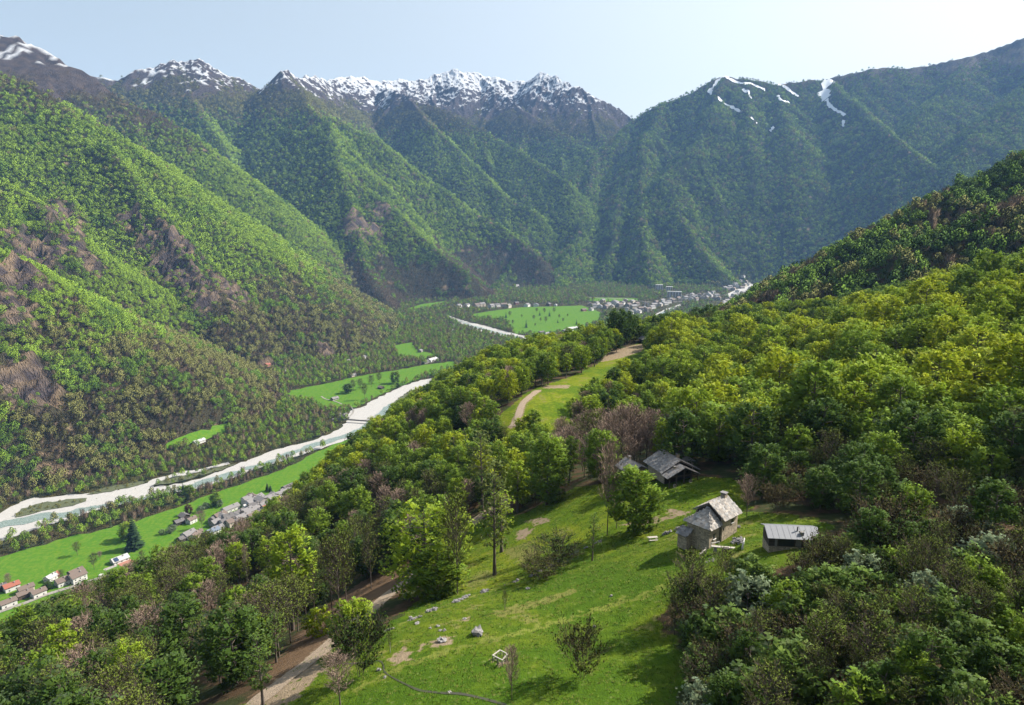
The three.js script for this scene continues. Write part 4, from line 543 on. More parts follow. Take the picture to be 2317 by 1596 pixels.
{ // --- big barn ---
  const o = hit(1549, 1094), b = thing('slate_barn', 'large barn with broad dark slate roof and open front', 'barn', o, 0.33);
  mesh('wall', merge([gable(-3.9, 4.0, 2.5, 2.2, -10.4, -2.9)]), M.stone, b);
  mesh('gable_boards', gable(-3.7, 3.8, 2.6, 2.0, -2.9, -2.85), M.darkwood, b);
  roofWithSlabs(b, [[V(-5.0, 2.35, -2.0), V(-5.0, 2.35, -11.0), V(0, 4.95, -11.0), V(0, 4.95, -2.0)], [V(5.3, 2.2, -11.0), V(5.3, 2.2, -1.6), V(0, 4.95, -2.0), V(0, 4.95, -11.0)]], M.slateDark, 105, [0.5, 0.36, 0.05]);
  const pr = roofWithSlabs(b, [[V(-5.0, 1.95, 0.6), V(-5.0, 1.95, -2.4), V(-0.3, 4.1, -2.4), V(-0.3, 4.1, 0.6)], [V(4.0, 2.0, -2.4), V(4.0, 2.0, 0.6), V(-0.3, 4.1, 0.6), V(-0.3, 4.1, -2.4)]], M.slateDark, 125, [0.5, 0.36, 0.05]); pr.name = 'porch_roof';
  for (const [x, h] of [[-4.3, 2.1], [-2.4, 2.9], [-0.3, 3.8], [1.7, 3.0], [3.5, 2.1]]) post(b, x, 0.2, h);
  mesh('tie_beam', bx(8.4, 0.2, 0.2, -0.4, 2.05, 0.2), M.wood, b); mesh('door', bx(1.2, 2.0, 0.12, 0.4, 0.9, -2.82), M.dark, b); windowOn(b, 0.7, 0.8, -2.2, 1.6, -2.82, 0, false); windowOn(b, 0.7, 0.8, 2.5, 1.6, -2.82, 0, false);
  const ch = mesh('chimney', bx(0.7, 1.1, 0.7, 1.9, 4.45, -6.4), M.stone, b); mesh('cap', bx(0.95, 0.1, 0.95, 1.9, 5.05, -6.4), M.roofDark, ch);
  const ch2 = mesh('chimney', bx(0.5, 0.7, 0.5, -2.0, 3.6, -1.4), M.stone, b); mesh('cap', bx(0.7, 0.08, 0.7, -2.0, 4.0, -1.4), M.roofDark, ch2);
  mesh('side_wing', merge([bx(2.6, 3.2, 3.4, 5.6, 0.9, -8.6)]), M.stone, b); mesh('side_wing_roof', sheet(V(7.4, 2.55, -10.8), V(7.4, 2.55, -6.5), V(3.8, 3.0, -6.5), V(3.8, 3.0, -10.8), 0.14), M.roofGrey, b);
  placed.push([o.x, o.z, 7]);
  for (const [x, z, l] of [[-3.2, 0.75, 'old cart wheel leaning at the barn front left post'], [1.2, 0.7, 'old cart wheel leaning near the middle of the barn front']]) { const p = V(x, 0, z).applyAxisAngle(V(0, 1, 0), 0.33).add(o), wl = thing('cart_wheel', l, 'wheel', V(p.x, gy(p.x, p.z) + 0.42, p.z), 0.33); const rim = mesh('rim', new THREE.TorusGeometry(0.42, 0.05, 5, 18), M.silver, wl); rim.rotation.x = -0.2; for (let k = 0; k < 3; k++) { const s = mesh('spoke', bx(0.8, 0.05, 0.05, 0, 0, 0, 0, 0, k * 1.047), M.silver, wl); s.rotation.x = -0.2; } }
}
{ // --- small barn ---
  const o = hit(1447, 1087), b = thing('small_barn', 'small slate roofed barn left of the large barn', 'barn', o, 0.42);
  mesh('wall', gable(-2.4, 2.4, 2.4, 1.3, -6.2, 0), M.stone, b);
  roofWithSlabs(b, [[V(-3.1, 2.15, 0.6), V(-3.1, 2.15, -6.7), V(0, 3.85, -6.7), V(0, 3.85, 0.6)], [V(3.9, 1.8, -6.7), V(3.9, 1.8, 0.6), V(0, 3.85, 0.6), V(0, 3.85, -6.7)]], M.slateDark, 205, [0.5, 0.36, 0.05]);
  const ch = mesh('chimney', bx(0.6, 1.0, 0.6, 0.3, 4.1, -5.2), M.stone, b); mesh('cap', bx(0.8, 0.1, 0.8, 0.3, 4.65, -5.2), M.roofDark, ch);
  mesh('door', bx(1.0, 1.9, 0.1, -0.6, 0.85, 0.03), M.dark, b); for (const z of [0.3, -1.6]) post(b, 3.5, z, 1.9); post(b, 2.9, 0.3, 2.1);
  mesh('rail', bx(0.1, 0.14, 5.2, 3.5, 0.7, -2.2), M.wood, b); placed.push([o.x, o.z, 4.5]);
}
{ // --- metal roofed shed ---
  const o = hit(1738, 1252), s = thing('log_shed', 'dark log shed with grey sheet metal roof right of the stone house', 'shed', o, -0.10);
  mesh('base', bx(7.0, 2.2, 3.6, 3.6, 0.0, -1.8), M.stone, s);
  for (let k = 0; k < 7; k++) mesh('log', bx(7.1, 0.19, 3.5, 3.6, 1.22 + k * 0.215, -1.85), k % 2 ? M.darkwood : M.wood, s);
  mesh('opening', bx(2.2, 1.2, 0.2, 2.6, 1.9, -0.12), M.dark, s); mesh('door_frame', bx(0.35, 1.5, 0.24, 1.1, 1.85, -0.1), M.silver, s); mesh('shutter', bx(0.8, 1.3, 0.2, 4.4, 1.9, -0.08), M.silver, s);
  const rf = mesh('roof', merge([sheet(V(-0.35, 2.72, 0.55), V(7.6, 2.72, 0.55), V(7.6, 3.75, -1.9), V(-0.35, 3.75, -1.9), 0.08), sheet(V(7.6, 3.0, -4.0), V(-0.35, 3.0, -4.0), V(-0.35, 3.75, -1.9), V(7.6, 3.75, -1.9), 0.08)]), M.metal, s);
  for (let k = 0; k < 10; k++) mesh('seam', sheet(V(-0.3 + k * 0.86, 2.75, 0.55), V(-0.26 + k * 0.86, 2.75, 0.55), V(-0.26 + k * 0.86, 3.78, -1.9), V(-0.3 + k * 0.86, 3.78, -1.9), 0.04), M.metal, rf);
  const pipe = mesh('stove_pipe', merge([bx(0.16, 1.0, 0.16, 4.4, 3.6, -1.0), bx(0.5, 0.5, 0.5, 4.9, 3.3, -0.4)]), M.silver, s); placed.push([o.x + 3, o.z - 1, 4]);
}
{ // --- two far huts on the ridge ---
  const o = hit(1466, 776), b = thing('ridge_hut', 'small dark hut at the top of the upper clearing', 'hut', o, 0.5); mesh('wall', gable(-2.6, 2.6, 2.4, 1.3, -6, 0), M.darkwood, b); mesh('roof', merge([sheet(V(-3.3, 2.1, 0.7), V(-3.3, 2.1, -6.6), V(0, 3.9, -6.6), V(0, 3.9, 0.7), 0.15), sheet(V(3.3, 2.1, -6.6), V(3.3, 2.1, 0.7), V(0, 3.9, 0.7), V(0, 3.9, -6.6), 0.15)]), M.roofGrey, b); mesh('door', bx(1, 1.8, 0.1, 0, 0.9, 0.03), M.dark, b); placed.push([o.x, o.z, 5]);
  const p = hit(1640, 802), h = thing('hillside_house', 'slate roofed house half hidden in the yellow green trees', 'house', V(p.x, p.y + 3.5, p.z), -0.9); mesh('wall', gable(-4, 4, 3.2, 2.2, -10, 0), M.greywall, h); roofWithSlabs(h, [[V(-4.9, 2.9, 0.9), V(-4.9, 2.9, -10.9), V(0, 5.6, -10.9), V(0, 5.6, 0.9)], [V(4.9, 2.9, -10.9), V(4.9, 2.9, 0.9), V(0, 5.6, 0.9), V(0, 5.6, -10.9)]], M.slate, 405, [1.2, 0.8, 0.06]); mesh('base', bx(8, 8, 10, 0, -4, -5), M.stone, h); const gb = mesh('cross_gable', gable(-2.2, 2.2, 4.0, 1.5, -4, 0.4), M.white, h); gb.rotation.y = Math.PI / 2; gb.position.set(4.6, 0, -5); windowOn(h, 1, 1.2, -1.5, 2, 0.03, 0, false); windowOn(h, 1, 1.2, 1.5, 2, 0.03, 0, false); placed.push([p.x, p.z, 12]);
}
// --- valley houses ---
const valleyDir = (() => { const a = onFloor(470, 1190), b = onFloor(690, 1105); return Math.atan2(b.x - a.x, -(b.z - a.z)); })();
const WINDOW = bx(1.1, 1.3, 0.14, 0, 0, 0), HUGE = [];
// px, py, width, length, wall height, turn from the valley line, roof, wall, label, windows per side
function house(px, py, w, l, h, dt, roof, wall, label, nw = 2, name = 'valley_house', group = null, y0 = null) {
  const o = onValley(px, py); o.y = gy(o.x, o.z); const th = -valleyDir + dt, g = thing(name, label, 'house', o, th, group), ov = 0.8, rise = w * 0.24;
  mesh('wall', gable(-w / 2, w / 2, h, rise, -l / 2, l / 2), wall, g);
  const e = h - ov * 0.45, R = h + rise + 0.28;
  mesh('roof', merge([sheet(V(-w / 2 - ov, e, l / 2 + ov), V(-w / 2 - ov, e, -l / 2 - ov), V(0, R, -l / 2 - ov), V(0, R, l / 2 + ov), 0.25), sheet(V(w / 2 + ov, e, -l / 2 - ov), V(w / 2 + ov, e, l / 2 + ov), V(0, R, l / 2 + ov), V(0, R, -l / 2 - ov), 0.25)]), roof, g);
  if (nw > 0) { for (let k = 0; k < nw; k++) for (let f = 0; f < (h > 4.6 ? 2 : 1); f++) { const z = (k + 0.5) / nw * l - l / 2, y = 1.7 + f * 2.7; for (const sd of [1]) { const m = mesh('window', WINDOW, M.glass, g); m.position.set(sd * w / 2, y, z); m.rotation.y = Math.PI / 2; } }
    for (const x of [-w / 4, w / 4]) { const m = mesh('window', WINDOW, M.glass, g); m.position.set(x, h > 4.6 ? 4.2 : 1.8, l / 2); } mesh('door', bx(1.2, 2.1, 0.12, 0, 1.05, l / 2), M.wood, g); const c = mesh('chimney', bx(0.8, 1.6, 0.8, w * 0.18, R - 0.1, -l * 0.2), M.greywall, g); }
  vil.push({ x: o.x, z: o.z, r: Math.max(w, l) * 0.62 + 2 }); return g;
}
const V1 = (x, y) => [370.7 + x * 0.16, 1065.8 + y * 0.16], V2 = (x, y) => [x * 0.16, 1232.6 + y * 0.16], H2 = Math.PI / 2;
[ // the near village on the valley floor
  [1880, 262, 10, 16, 6, 0, 'roofGrey', 'cream', 'grey roofed house at the upper end of the near village'], [1755, 285, 9, 13, 6, 0.1, 'roofDark', 'greywall', 'dark roofed house second from the upper village end'], [1690, 320, 6, 8, 5, 0.2, 'roofGrey', 'greywall', 'small grey shed beside the long village row'],
  [1660, 385, 9, 46, 7, 0, 'roofGrey', 'white', 'very long white walled row house with grey roof', 8], [1755, 410, 8, 15, 4, 0, 'roofRed', 'white', 'low red roofed hall below the long row house', 3], [1500, 580, 12, 17, 7, 0, 'roofRed', 'white', 'large white house with bright red roof', 4], [1610, 500, 10, 12, 7, 0.1, 'roofGrey', 'cream', 'grey roofed cream house above the red roofed house'],
  [1455, 455, 8, 10, 7, 0.3, 'roofDark', 'greywall', 'dark narrow house at the village centre'], [1385, 490, 11, 12, 8, H2, 'roofGrey', 'greywall', 'tall stone house at the village centre'], [1330, 430, 9, 11, 6, 0.2, 'roofGrey', 'greywall', 'grey roofed house on the field side of the village'], [1245, 490, 11, 14, 6, 0.15, 'roofGrey', 'white', 'pale house with light grey roof on the field side'], [1170, 530, 6, 7, 4, 0, 'roofPale', 'white', 'small white roofed outbuilding by the village garden'],
  [940, 560, 9, 18, 4, 0.05, 'roofGrey', 'white', 'white bungalow alone in the meadow below the village', 4], [1215, 650, 9, 14, 8, 0.05, 'roofGrey', 'cream', 'tall pale house with steep grey roof'], [1120, 720, 10, 16, 7, 0.05, 'roofGrey', 'greywall', 'long grey roofed house in the village street'], [1060, 650, 9, 12, 6, 0.1, 'roofDark', 'greywall', 'dark roofed house by the village gardens'], [1310, 580, 8, 9, 6, 0.3, 'roofGrey', 'white', 'little white house beside the red roofed house'],
  [830, 710, 10, 13, 6, H2, 'roofGrey', 'greywall', 'grey stone house at the lower village end'], [760, 760, 9, 14, 5, 0.1, 'roofGrey', 'greywall', 'long low stone barn at the lower village end'], [715, 720, 8, 10, 5, 0.4, 'roofDark', 'greywall', 'dark roofed barn at the lower village end'], [870, 770, 8, 10, 6, 0, 'roofDark', 'white', 'white fronted house with dark gable in the lower village'], [960, 775, 9, 11, 6, 0.05, 'roofBrown', 'cream', 'brown roofed house in the lower village'], [1200, 780, 13, 18, 6, 0.05, 'roofDark', 'greywall', 'broad dark roofed house against the wooded hill'], [1390, 640, 7, 9, 6, 0.4, 'roofDark', 'greywall', 'dark little house in a courtyard'],
  [290, 700, 8, 9, 6, H2, 'roofDark', 'darkwood', 'dark timber barn near the copper leaved tree'], [390, 735, 7, 9, 5, 0.2, 'roofBrown', 'white', 'white cottage beside the dark timber barn'], [215, 755, 7, 9, 4, 0, 'roofDark', 'darkwood', 'small dark shed by the meadow edge'], [350, 940, 10, 12, 5, 0.2, 'roofGrey', 'white', 'house with broad grey roof on the lane below the village'], [440, 950, 8, 10, 4, 0.6, 'roofBrown', 'cream', 'brown roofed cottage on the lane below the village'], [480, 905, 6, 8, 4, 0, 'roofBrown', 'greywall', 'small brown shed beside the lane'], [270, 990, 7, 9, 4, 0.1, 'roofDark', 'darkwood', 'dark shed at the end of the lane'], [690, 900, 8, 12, 5, 0, 'roofBlue', 'white', 'blue grey roofed house by the wooded hill'], [755, 845, 7, 11, 4, 0, 'roofGrey', 'white', 'grey roofed garage near the blue grey roofed house'], [600, 915, 5, 6, 3, 0, 'roofBrown', 'terra', 'tiny reddish shed on the lane'],
].forEach(([x, y, w, l, h, t, r, wl, lb, nw]) => house(...V1(x, y), w * 1.12, l * 1.1, h * 1.1, t, M[r], M[wl], lb, nw ?? 2));
[[1560, 420], [1520, 455], [1290, 540], [1260, 430], [1180, 460], [1430, 535], [1350, 640], [1270, 690], [1170, 620], [1010, 700], [910, 720], [790, 690], [1060, 760], [1290, 760], [1700, 360], [1800, 320], [1580, 560], [1660, 540]].forEach(([x, y], k) => { const q = rng(300 + k); house(...V1(x, y), 8 + 3 * q(), 10 + 5 * q(), 6 + 2.5 * q(), (q() - 0.5) * 0.5 + (k % 3 === 0 ? H2 : 0), [M.roofGrey, M.roofGrey, M.roofDark, M.roofBrown][k % 4], [M.greywall, M.white, M.cream][k % 3], 'grey stone house packed into the centre of the near village', 2, 'village_house', 'packed houses in the centre of the near village'); });
[ // the hamlet by the valley road
  [160, 640, 8, 11, 5, 0.0, 'roofRed', 'white', 'white cottage with orange red roof in the hamlet'], [365, 665, 7, 11, 4.6, 0.0, 'roofBrown', 'cream', 'brown roofed cottage right of the red roofed one'], [350, 745, 7, 11, 4.6, 0.0, 'roofBrown', 'wood', 'brown roofed chalet nearest the garden track'], [545, 725, 7, 10, 4.8, 0.05, 'roofBrown', 'white', 'brown roofed white chalet by the valley road bend'], [115, 870, 7, 11, 4.8, 0.0, 'roofBrown', 'white', 'brown roofed chalet close to the road at the left edge'], [0, 655, 7, 9, 4.8, 0.0, 'roofDark', 'wood', 'dark chalet cut by the left edge of the view'], [875, 570, 9, 9, 5, 0.0, 'roofBrown', 'white', 'white house with pyramid like brown roof on the road side'], [1075, 445, 9, 11, 5, 0.1, 'roofBrown', 'wood', 'dark brown roofed house behind the big white house'], [1095, 515, 10, 12, 6.5, 0.1, 'roofBrown', 'white', 'big white house with brown roof at the hamlet end', 3], [715, 505, 7, 8, 4, 0.4, 'roofPale', 'white', 'bright white roofed cottage in the hamlet'], [760, 480, 6, 7, 4, 0.4, 'roofRed', 'terra', 'dark red roofed annexe behind the white roofed cottage'], [735, 855, 7, 10, 3.5, 0.0, 'roofGrey', 'greywall', 'grey roofed barn below the valley road'], [515, 985, 7, 10, 3.5, 0.0, 'roofGrey', 'greywall', 'second grey roofed barn below the valley road'], [425, 1060, 6, 9, 3, 0.0, 'roofGrey', 'greywall', 'low grey barn nearest the wooded slope'],
].forEach(([x, y, w, l, h, t, r, wl, lb, nw]) => house(...V2(x, y), w * 1.1, l * 1.1, h * 1.08, t, M[r], M[wl], lb, nw ?? 2));
{ // modern white roofed house with terrace and solar panels
  const h = house(...V2(1690, 240), 10, 15, 3.6, 0.0, M.roofPale, M.white, 'white roofed modern house with solar panels and stone terrace', 3);
  mesh('solar_panel', sheet(V(5.5, 3.75, 6.5), V(5.5, 3.75, 2.5), V(1.0, 5.9, 2.5), V(1.0, 5.9, 6.5), 0.1).translate(0, 0.35, 0), M.panel, h); mesh('terrace', bx(9, 0.8, 13, 9, 0.1, -2), M.terra, h); mesh('ramp', bx(5, 0.5, 12, 6, 0.1, 12), M.greywall, h);
  const cp_ = onFloor(...V2(1425, 445)), c = thing('parked_car', 'white car parked beside the valley road', 'car', V(cp_.x, 0.4, cp_.z), -valleyDir); const s = new THREE.Shape(); [[-2.1, 0.3], [2.1, 0.3], [2.15, 0.8], [1.2, 0.95], [0.6, 1.45], [-1.3, 1.45], [-2.0, 0.95]].forEach(([x, y], i) => i ? s.lineTo(x, y) : s.moveTo(x, y)); const cg = new THREE.ExtrudeGeometry(s, { depth: 1.6, bevelEnabled: true, bevelSize: 0.06, bevelThickness: 0.06, bevelSegments: 1 }); cg.translate(0, 0, -0.8); cg.rotateY(H2); mesh('body', cg, M.white, c); for (const [x, z] of [[-0.8, 1.3], [0.8, 1.3], [-0.8, -1.3], [0.8, -1.3]]) { const w = new THREE.CylinderGeometry(0.33, 0.33, 0.22, 12); w.rotateZ(H2); const m = mesh('wheel', w, M.dark, c); m.position.set(x, 0.33, z); } mesh('windscreen', bx(1.55, 0.45, 1.7, 0, 1.2, 0.35), M.glass, c);
}
[ // barns and houses on the far bank
  [[450, 1002], 8, 18, 3.5, 0.15, 'roofPale', 'white', 'pale long barn in the small field at the mountain foot'], [[862, 880], 9, 11, 4, H2, 'roofBrown', 'darkwood', 'dark barn in the long riverside meadow'], [[798, 852], 10, 14, 4, 0, 'roofGrey', 'cream', 'barn at the wood edge above the riverside meadow'], [[757, 905], 9, 14, 4, 0, 'roofGrey', 'greywall', 'grey barn beside the pale footpath'], [[780, 945], 6, 9, 6, 0.4, 'roofDark', 'white', 'small house beside the footbridge tower'], [[962, 822], 12, 16, 4, 0, 'roofDark', 'greywall', 'dark barn at the end of the riverside meadow'], [[978, 817], 14, 30, 4.5, 0.1, 'roofPale', 'white', 'long white barn at the end of the riverside meadow'], [[951, 797], 11, 12, 5, 0.3, 'roofGrey', 'greywall', 'grey house in the little valley clearing'], [[824, 811], 10, 12, 5, 0.2, 'roofGrey', 'white', 'white house in the woods above the riverside meadow'], [[787, 820], 9, 10, 5, 0.4, 'roofGrey', 'cream', 'pale cottage half hidden in the woods above the meadow'], [[617, 850], 8, 10, 5, 0.3, 'roofGrey', 'white', 'white cottage at the foot of the left mountain'], [[605, 829], 10, 11, 5, 0.1, 'roofRed', 'terra', 'orange roofed house at the foot of the left mountain'], [[642, 840], 9, 11, 5, 0.7, 'roofDark', 'white', 'dark roofed house at the foot of the left mountain'], [[937, 930], 12, 32, 5, -0.2, 'roofGrey', 'greywall', 'long grey factory roof across the river rapids'], [[793, 1032], 10, 14, 5, 0.1, 'roofGrey', 'white', 'grey roofed house above the meadow by the wooded hill'],
].forEach(([p, w, l, h, t, r, wl, lb]) => house(...p, w, l, h, t, M[r], M[wl], lb, 2));
// far village: each house with its walls and roof
const FV = [[190, 277], [245, 272], [310, 272], [345, 268], [410, 275], [445, 272], [490, 268], [520, 278], [645, 270], [705, 268], [1065, 262], [1150, 243], [1185, 262], [1225, 245], [1262, 268], [1300, 238], [1335, 318], [1365, 305], [1400, 292], [1425, 288], [1475, 283], [1440, 262], [1505, 253], [1530, 268], [1562, 258], [1600, 232], [1650, 224], [1720, 208], [1745, 218], [1762, 208], [1792, 203], [1812, 216], [1850, 194], [1882, 184], [1885, 224], [1840, 216], [1952, 252], [1935, 262], [2003, 228], [1962, 155], [1995, 145], [2042, 140], [2020, 160], [2082, 184], [2065, 105], [2085, 75], [2102, 115], [2132, 155], [2110, 180], [2060, 195], [1375, 262], [1345, 245], [1110, 255], [1090, 275], [1170, 282], [1210, 280], [1240, 255], [1280, 255], [1320, 268], [1355, 283], [1390, 312], [1310, 300], [1450, 300], [1490, 270], [1545, 240], [1585, 248], [1620, 240], [1670, 232], [1700, 220], [1735, 232], [1770, 228], [1830, 204], [1865, 208], [1905, 202], [1920, 225], [1975, 240], [2025, 205], [2045, 175], [2075, 150], [2095, 135], [2120, 130], [2030, 130]];
FV.forEach(([x, y], k) => { const q = rng(900 + k); house(...ZF([[x, y]])[0], 15 + 5 * q(), 18 + 9 * q(), 8 + 4 * q(), (q() - 0.5) * 1.2, [M.roofGrey, M.roofDark, M.roofBrown, M.roofGrey][k % 4], [M.white, M.cream, M.greywall, M.white][(k * 7) % 4], x < 800 ? 'small house in the row behind the far green meadow' : x < 1680 ? 'small house among the roofs of the far village' : 'small house at the upper end of the far village', 0, 'village_house', x < 800 ? 'houses in the row behind the far meadow' : x < 1680 ? 'houses of the far village' : 'houses at the upper end of the far village'); });
[[575, 255, 15, 17, 8, 'roofDark', 'terra', 'tall reddish house in the row behind the far meadow'], [790, 263, 15, 16, 8, 'roofDark', 'wood', 'dark timber house in the row behind the far meadow'], [836, 266, 10, 11, 6, 'roofPale', 'white', 'bright white cottage at the end of the far row'], [1022, 300, 14, 18, 7, 'roofBrown', 'terra', 'reddish house nearest the far meadow'], [1072, 296, 15, 16, 8, 'roofGrey', 'white', 'white house with grey roof beside the far meadow'], [1132, 276, 16, 18, 8, 'roofGrey', 'white', 'big white house behind the far meadow'], [742, 446, 12, 18, 4, 'roofDark', 'greywall', 'dark farm shed beside the side stream'], [775, 455, 12, 24, 4, 'roofGrey', 'greywall', 'grey farm shed beside the side stream'], [705, 462, 10, 14, 4, 'roofDark', 'greywall', 'low dark farm shed nearest the side stream'], [945, 425, 16, 46, 6, 'roofPale', 'white', 'long white roofed warehouse below the far meadow'], [905, 437, 16, 34, 5, 'roofGrey', 'greywall', 'long grey warehouse beside the white roofed one'], [935, 446, 16, 32, 5, 'roofPale', 'roofBlue', 'low teal walled warehouse before the white roofed one'], [1830, 336, 12, 14, 6, 'roofPale', 'white', 'lone white house among trees before the wooded spur'], [575, 133, 14, 30, 5, 'roofGrey', 'white', 'pale building on the slope above the far village'], [1745, 197, 18, 60, 7, 'roofGrey', 'cream', 'long pale building along the far village street'], [1990, 158, 16, 50, 9, 'roofDark', 'greywall', 'long dark roofed block at the upper village end']].forEach(([x, y, w, l, h, r, wl, lb], k) => house(...ZF([[x, y]])[0], w, l, h, (k % 3 - 1) * 0.35, M[r], M[wl], lb, l > 25 ? 5 : 2));
// apartment blocks of the far village
function block(px, py, w, d, h, floors, bays, turn, label) { const o = onValley(px, py); o.y = gy(o.x, o.z); const g = thing('apartment_block', label, 'building', o, turn); mesh('wall', bx(w, h + 3, d, 0, h / 2 - 1.5, 0), M.white, g); mesh('roof', bx(w + 1.6, 0.8, d + 1.6, 0, h + 0.4, 0), M.roofPale, g); for (let f = 0; f < floors; f++) for (let b = 0; b < bays; b++) { const x = (b + 0.5) / bays * w - w / 2, y = (f + 0.5) / floors * h; const n = mesh('balcony', bx(w / bays * 0.62, h / floors * 0.72, 0.4, x, y, d / 2 + 0.1), M.dark, g); mesh('pane', bx(w / bays * 0.25, h / floors * 0.5, 0.2, x, y, d / 2 + 0.35), M.cream, n); } vil.push({ x: o.x, z: o.z, r: w * 0.7 }); return g; }
block(...ZF([[1625, 208]])[0], 62, 16, 26, 1, 5, -0.25, 'white apartment block with five tall dark bays'); block(...ZF([[1525, 160]])[0], 34, 20, 26, 4, 3, -0.2, 'white apartment tower left of the dark bay block'); block(...ZF([[1592, 168]])[0], 30, 18, 22, 4, 3, -0.2, 'white apartment tower behind the dark bay block');
{ // --- suspension footbridge ---
  const a = onFloor(770.4, 955), b = onFloor(853.3, 961), L = a.distanceTo(b), c = a.clone().lerp(b, 0.5), g = thing('footbridge', 'suspension footbridge with two tall towers over the river', 'bridge', V(c.x, 0, c.z), Math.atan2(-(b.z - a.z), b.x - a.x));
  mesh('deck', bx(L + 22, 0.6, 2.6, 0, 4.5, 0), M.wood, g); for (const s of [-1, 1]) { mesh('railing', bx(L + 22, 1.0, 0.12, 0, 5.3, s * 1.3), M.silver, g); const t = mesh('tower', merge([bx(0.9, 17, 0.9, s * L / 2, 8, 1.6), bx(0.9, 17, 0.9, s * L / 2, 8, -1.6), bx(0.8, 0.8, 3.4, s * L / 2, 15.5, 0)]), M.silver, g); mesh('anchor', bx(6, 5, 4, s * (L / 2 + 12), 2, 0), M.greywall, g);
    const cv = new THREE.CatmullRomCurve3([-1, -0.75, -0.5, -0.25, 0, 0.25, 0.5, 0.75, 1].map((u) => V(u * L / 2, 5.4 + 10.6 * u * u, s * 1.4))); mesh('cable', new THREE.TubeGeometry(cv, 24, 0.12, 4), M.silver, g); for (const e of [-1, 1]) mesh('stay', new THREE.TubeGeometry(new THREE.LineCurve3(V(e * L / 2, 16, s * 1.4), V(e * (L / 2 + 14), 3, s * 1.4)), 2, 0.12, 4), M.silver, g); }
}
// ---------- small things on the meadow ----------
function rockGeo(seed, flat = 0.7) { const q = rng(seed), g = new THREE.IcosahedronGeometry(1, 2), p = g.attributes.position, off = q() * 50; for (let i = 0; i < p.count; i++) { const v = V(p.getX(i), p.getY(i), p.getZ(i)), f = 0.72 + 0.42 * n3(v.x * 0.9 + off, v.y * 0.9, v.z * 0.9) + 0.14 * n3(v.x * 2.6, v.y * 2.6 + off, v.z * 2.6); p.setXYZ(i, v.x * f, v.y * f * flat, v.z * f); } const m = g; m.computeVertexNormals(); const c = new Float32Array(p.count * 3); for (let i = 0; i < p.count; i += 3) { const k = 0.75 + 0.45 * q() * (0.6 + 0.4 * q()); for (let r = 0; r < 9; r++) c[i * 3 + r] = k; } m.setAttribute('color', new THREE.BufferAttribute(c, 3)); return m; }
const ROCKG = [1, 2, 3, 4].map((s) => rockGeo(s * 13, 0.55 + 0.1 * s));
[[1695, 930, 1.25, 3, 'big grey boulder on the lower meadow'], [1290, 1005, 0.85, 0, 'pale flat boulder on bare soil in the meadow'], [1245, 838, 0.4, 1, 'small white rock uphill of the flat boulder'], [1275, 884, 0.34, 0, 'upright white stone uphill of the flat boulder'], [1322, 884, 0.36, 2, 'pale stone right of the upright white stone'], [1012, 805, 0.5, 0, 'flat pale stone below the stone ditch wall'], [940, 745, 0.45, 2, 'pinkish stone at the end of the stone ditch wall'], [575, 1335, 0.42, 3, 'white stone beside the stream bend'], [650, 1412, 0.3, 1, 'small white stone on the stream edge'], [1375, 1585, 0.32, 1, 'white stone beside the lower stream'], [2265, 412, 0.5, 0, 'flat grey stone near the upper meadow path'], [1160, 860, 0.3, 2, 'brown stone near the white meadow rocks'], [1548, 755, 0.4, 0, 'reddish earth covered stone above the big boulder']].forEach(([x, y, r, k, l]) => { const [px, py] = ZN([[x, y]])[0], p = hit(px, py), o = mesh('boulder', ROCKG[k], M.rock); o.position.set(p.x, p.y + r * 0.18, p.z); o.scale.setScalar(r); o.rotation.y = x; tag(o, l, 'rock'); });
[[1562, 1496, 0.5, 'grey stone in the shade near the lower right meadow'], [1578, 1494, 0.42, 'second grey stone in the shade near the lower right meadow'], [1383, 1350, 0.35, 'pale stone in the middle of the meadow slope'], [1345, 1420, 0.3, 'brown stone beside the faint meadow path']].forEach(([px, py, r, l], k) => { const p = hit(px, py), o = mesh('boulder', ROCKG[k], M.rock); o.position.set(p.x, p.y + 0.05, p.z); o.scale.setScalar(r); tag(o, l, 'rock'); });
// dry stone walls: every stone its own shape, gathered in one part
const STONE = [11, 12, 13].map((s) => rockGeo(s, 0.8));
function dryWall(name, label, P, h, n, seed, thick = 0.35, big = 0.2) {
  const q = rng(seed), c = new THREE.CatmullRomCurve3(P), o = thing(name, label, 'stone wall', P[0].clone()), L = [], m4 = new THREE.Matrix4();
  for (let k = 0; k < n; k++) { const p = c.getPointAt(q()), r = big * (0.6 + 0.8 * q()), g = STONE[k % 3].clone(), gap = n2(p.x / 3, p.z / 3); if (gap < -0.15 + 0.3 * q()) continue; p.x += (q() - 0.5) * thick * 2; p.z += (q() - 0.5) * thick * 2; p.y = gy(p.x, p.z) + q() * h * (0.6 + 0.4 * gap); g.applyMatrix4(m4.compose(p.sub(P[0]), new THREE.Quaternion().setFromEuler(new THREE.Euler(q() * 0.6, q() * 6, q() * 0.6)), V(r * 1.3, r * 0.8, r))); L.push(g); }
  tag(mesh('stones', merge(L), M.rock, o), null, null, null, 'stuff'); return o;
}
dryWall('dry_stone_wall', 'tumbled pale stone wall beside the huge track side tree', ZN([[1080, 690], [1200, 650], [1320, 605], [1450, 560], [1600, 495]]).map((p) => hit(...p)), 0.5, 150, 3, 0.4, 0.22);
dryWall('dry_stone_wall', 'low broken stone bank at the lower end of the ditch', ZN([[500, 965], [620, 900], [760, 850], [900, 775], [1030, 735]]).map((p) => hit(...p)), 0.3, 90, 4, 0.5, 0.17);
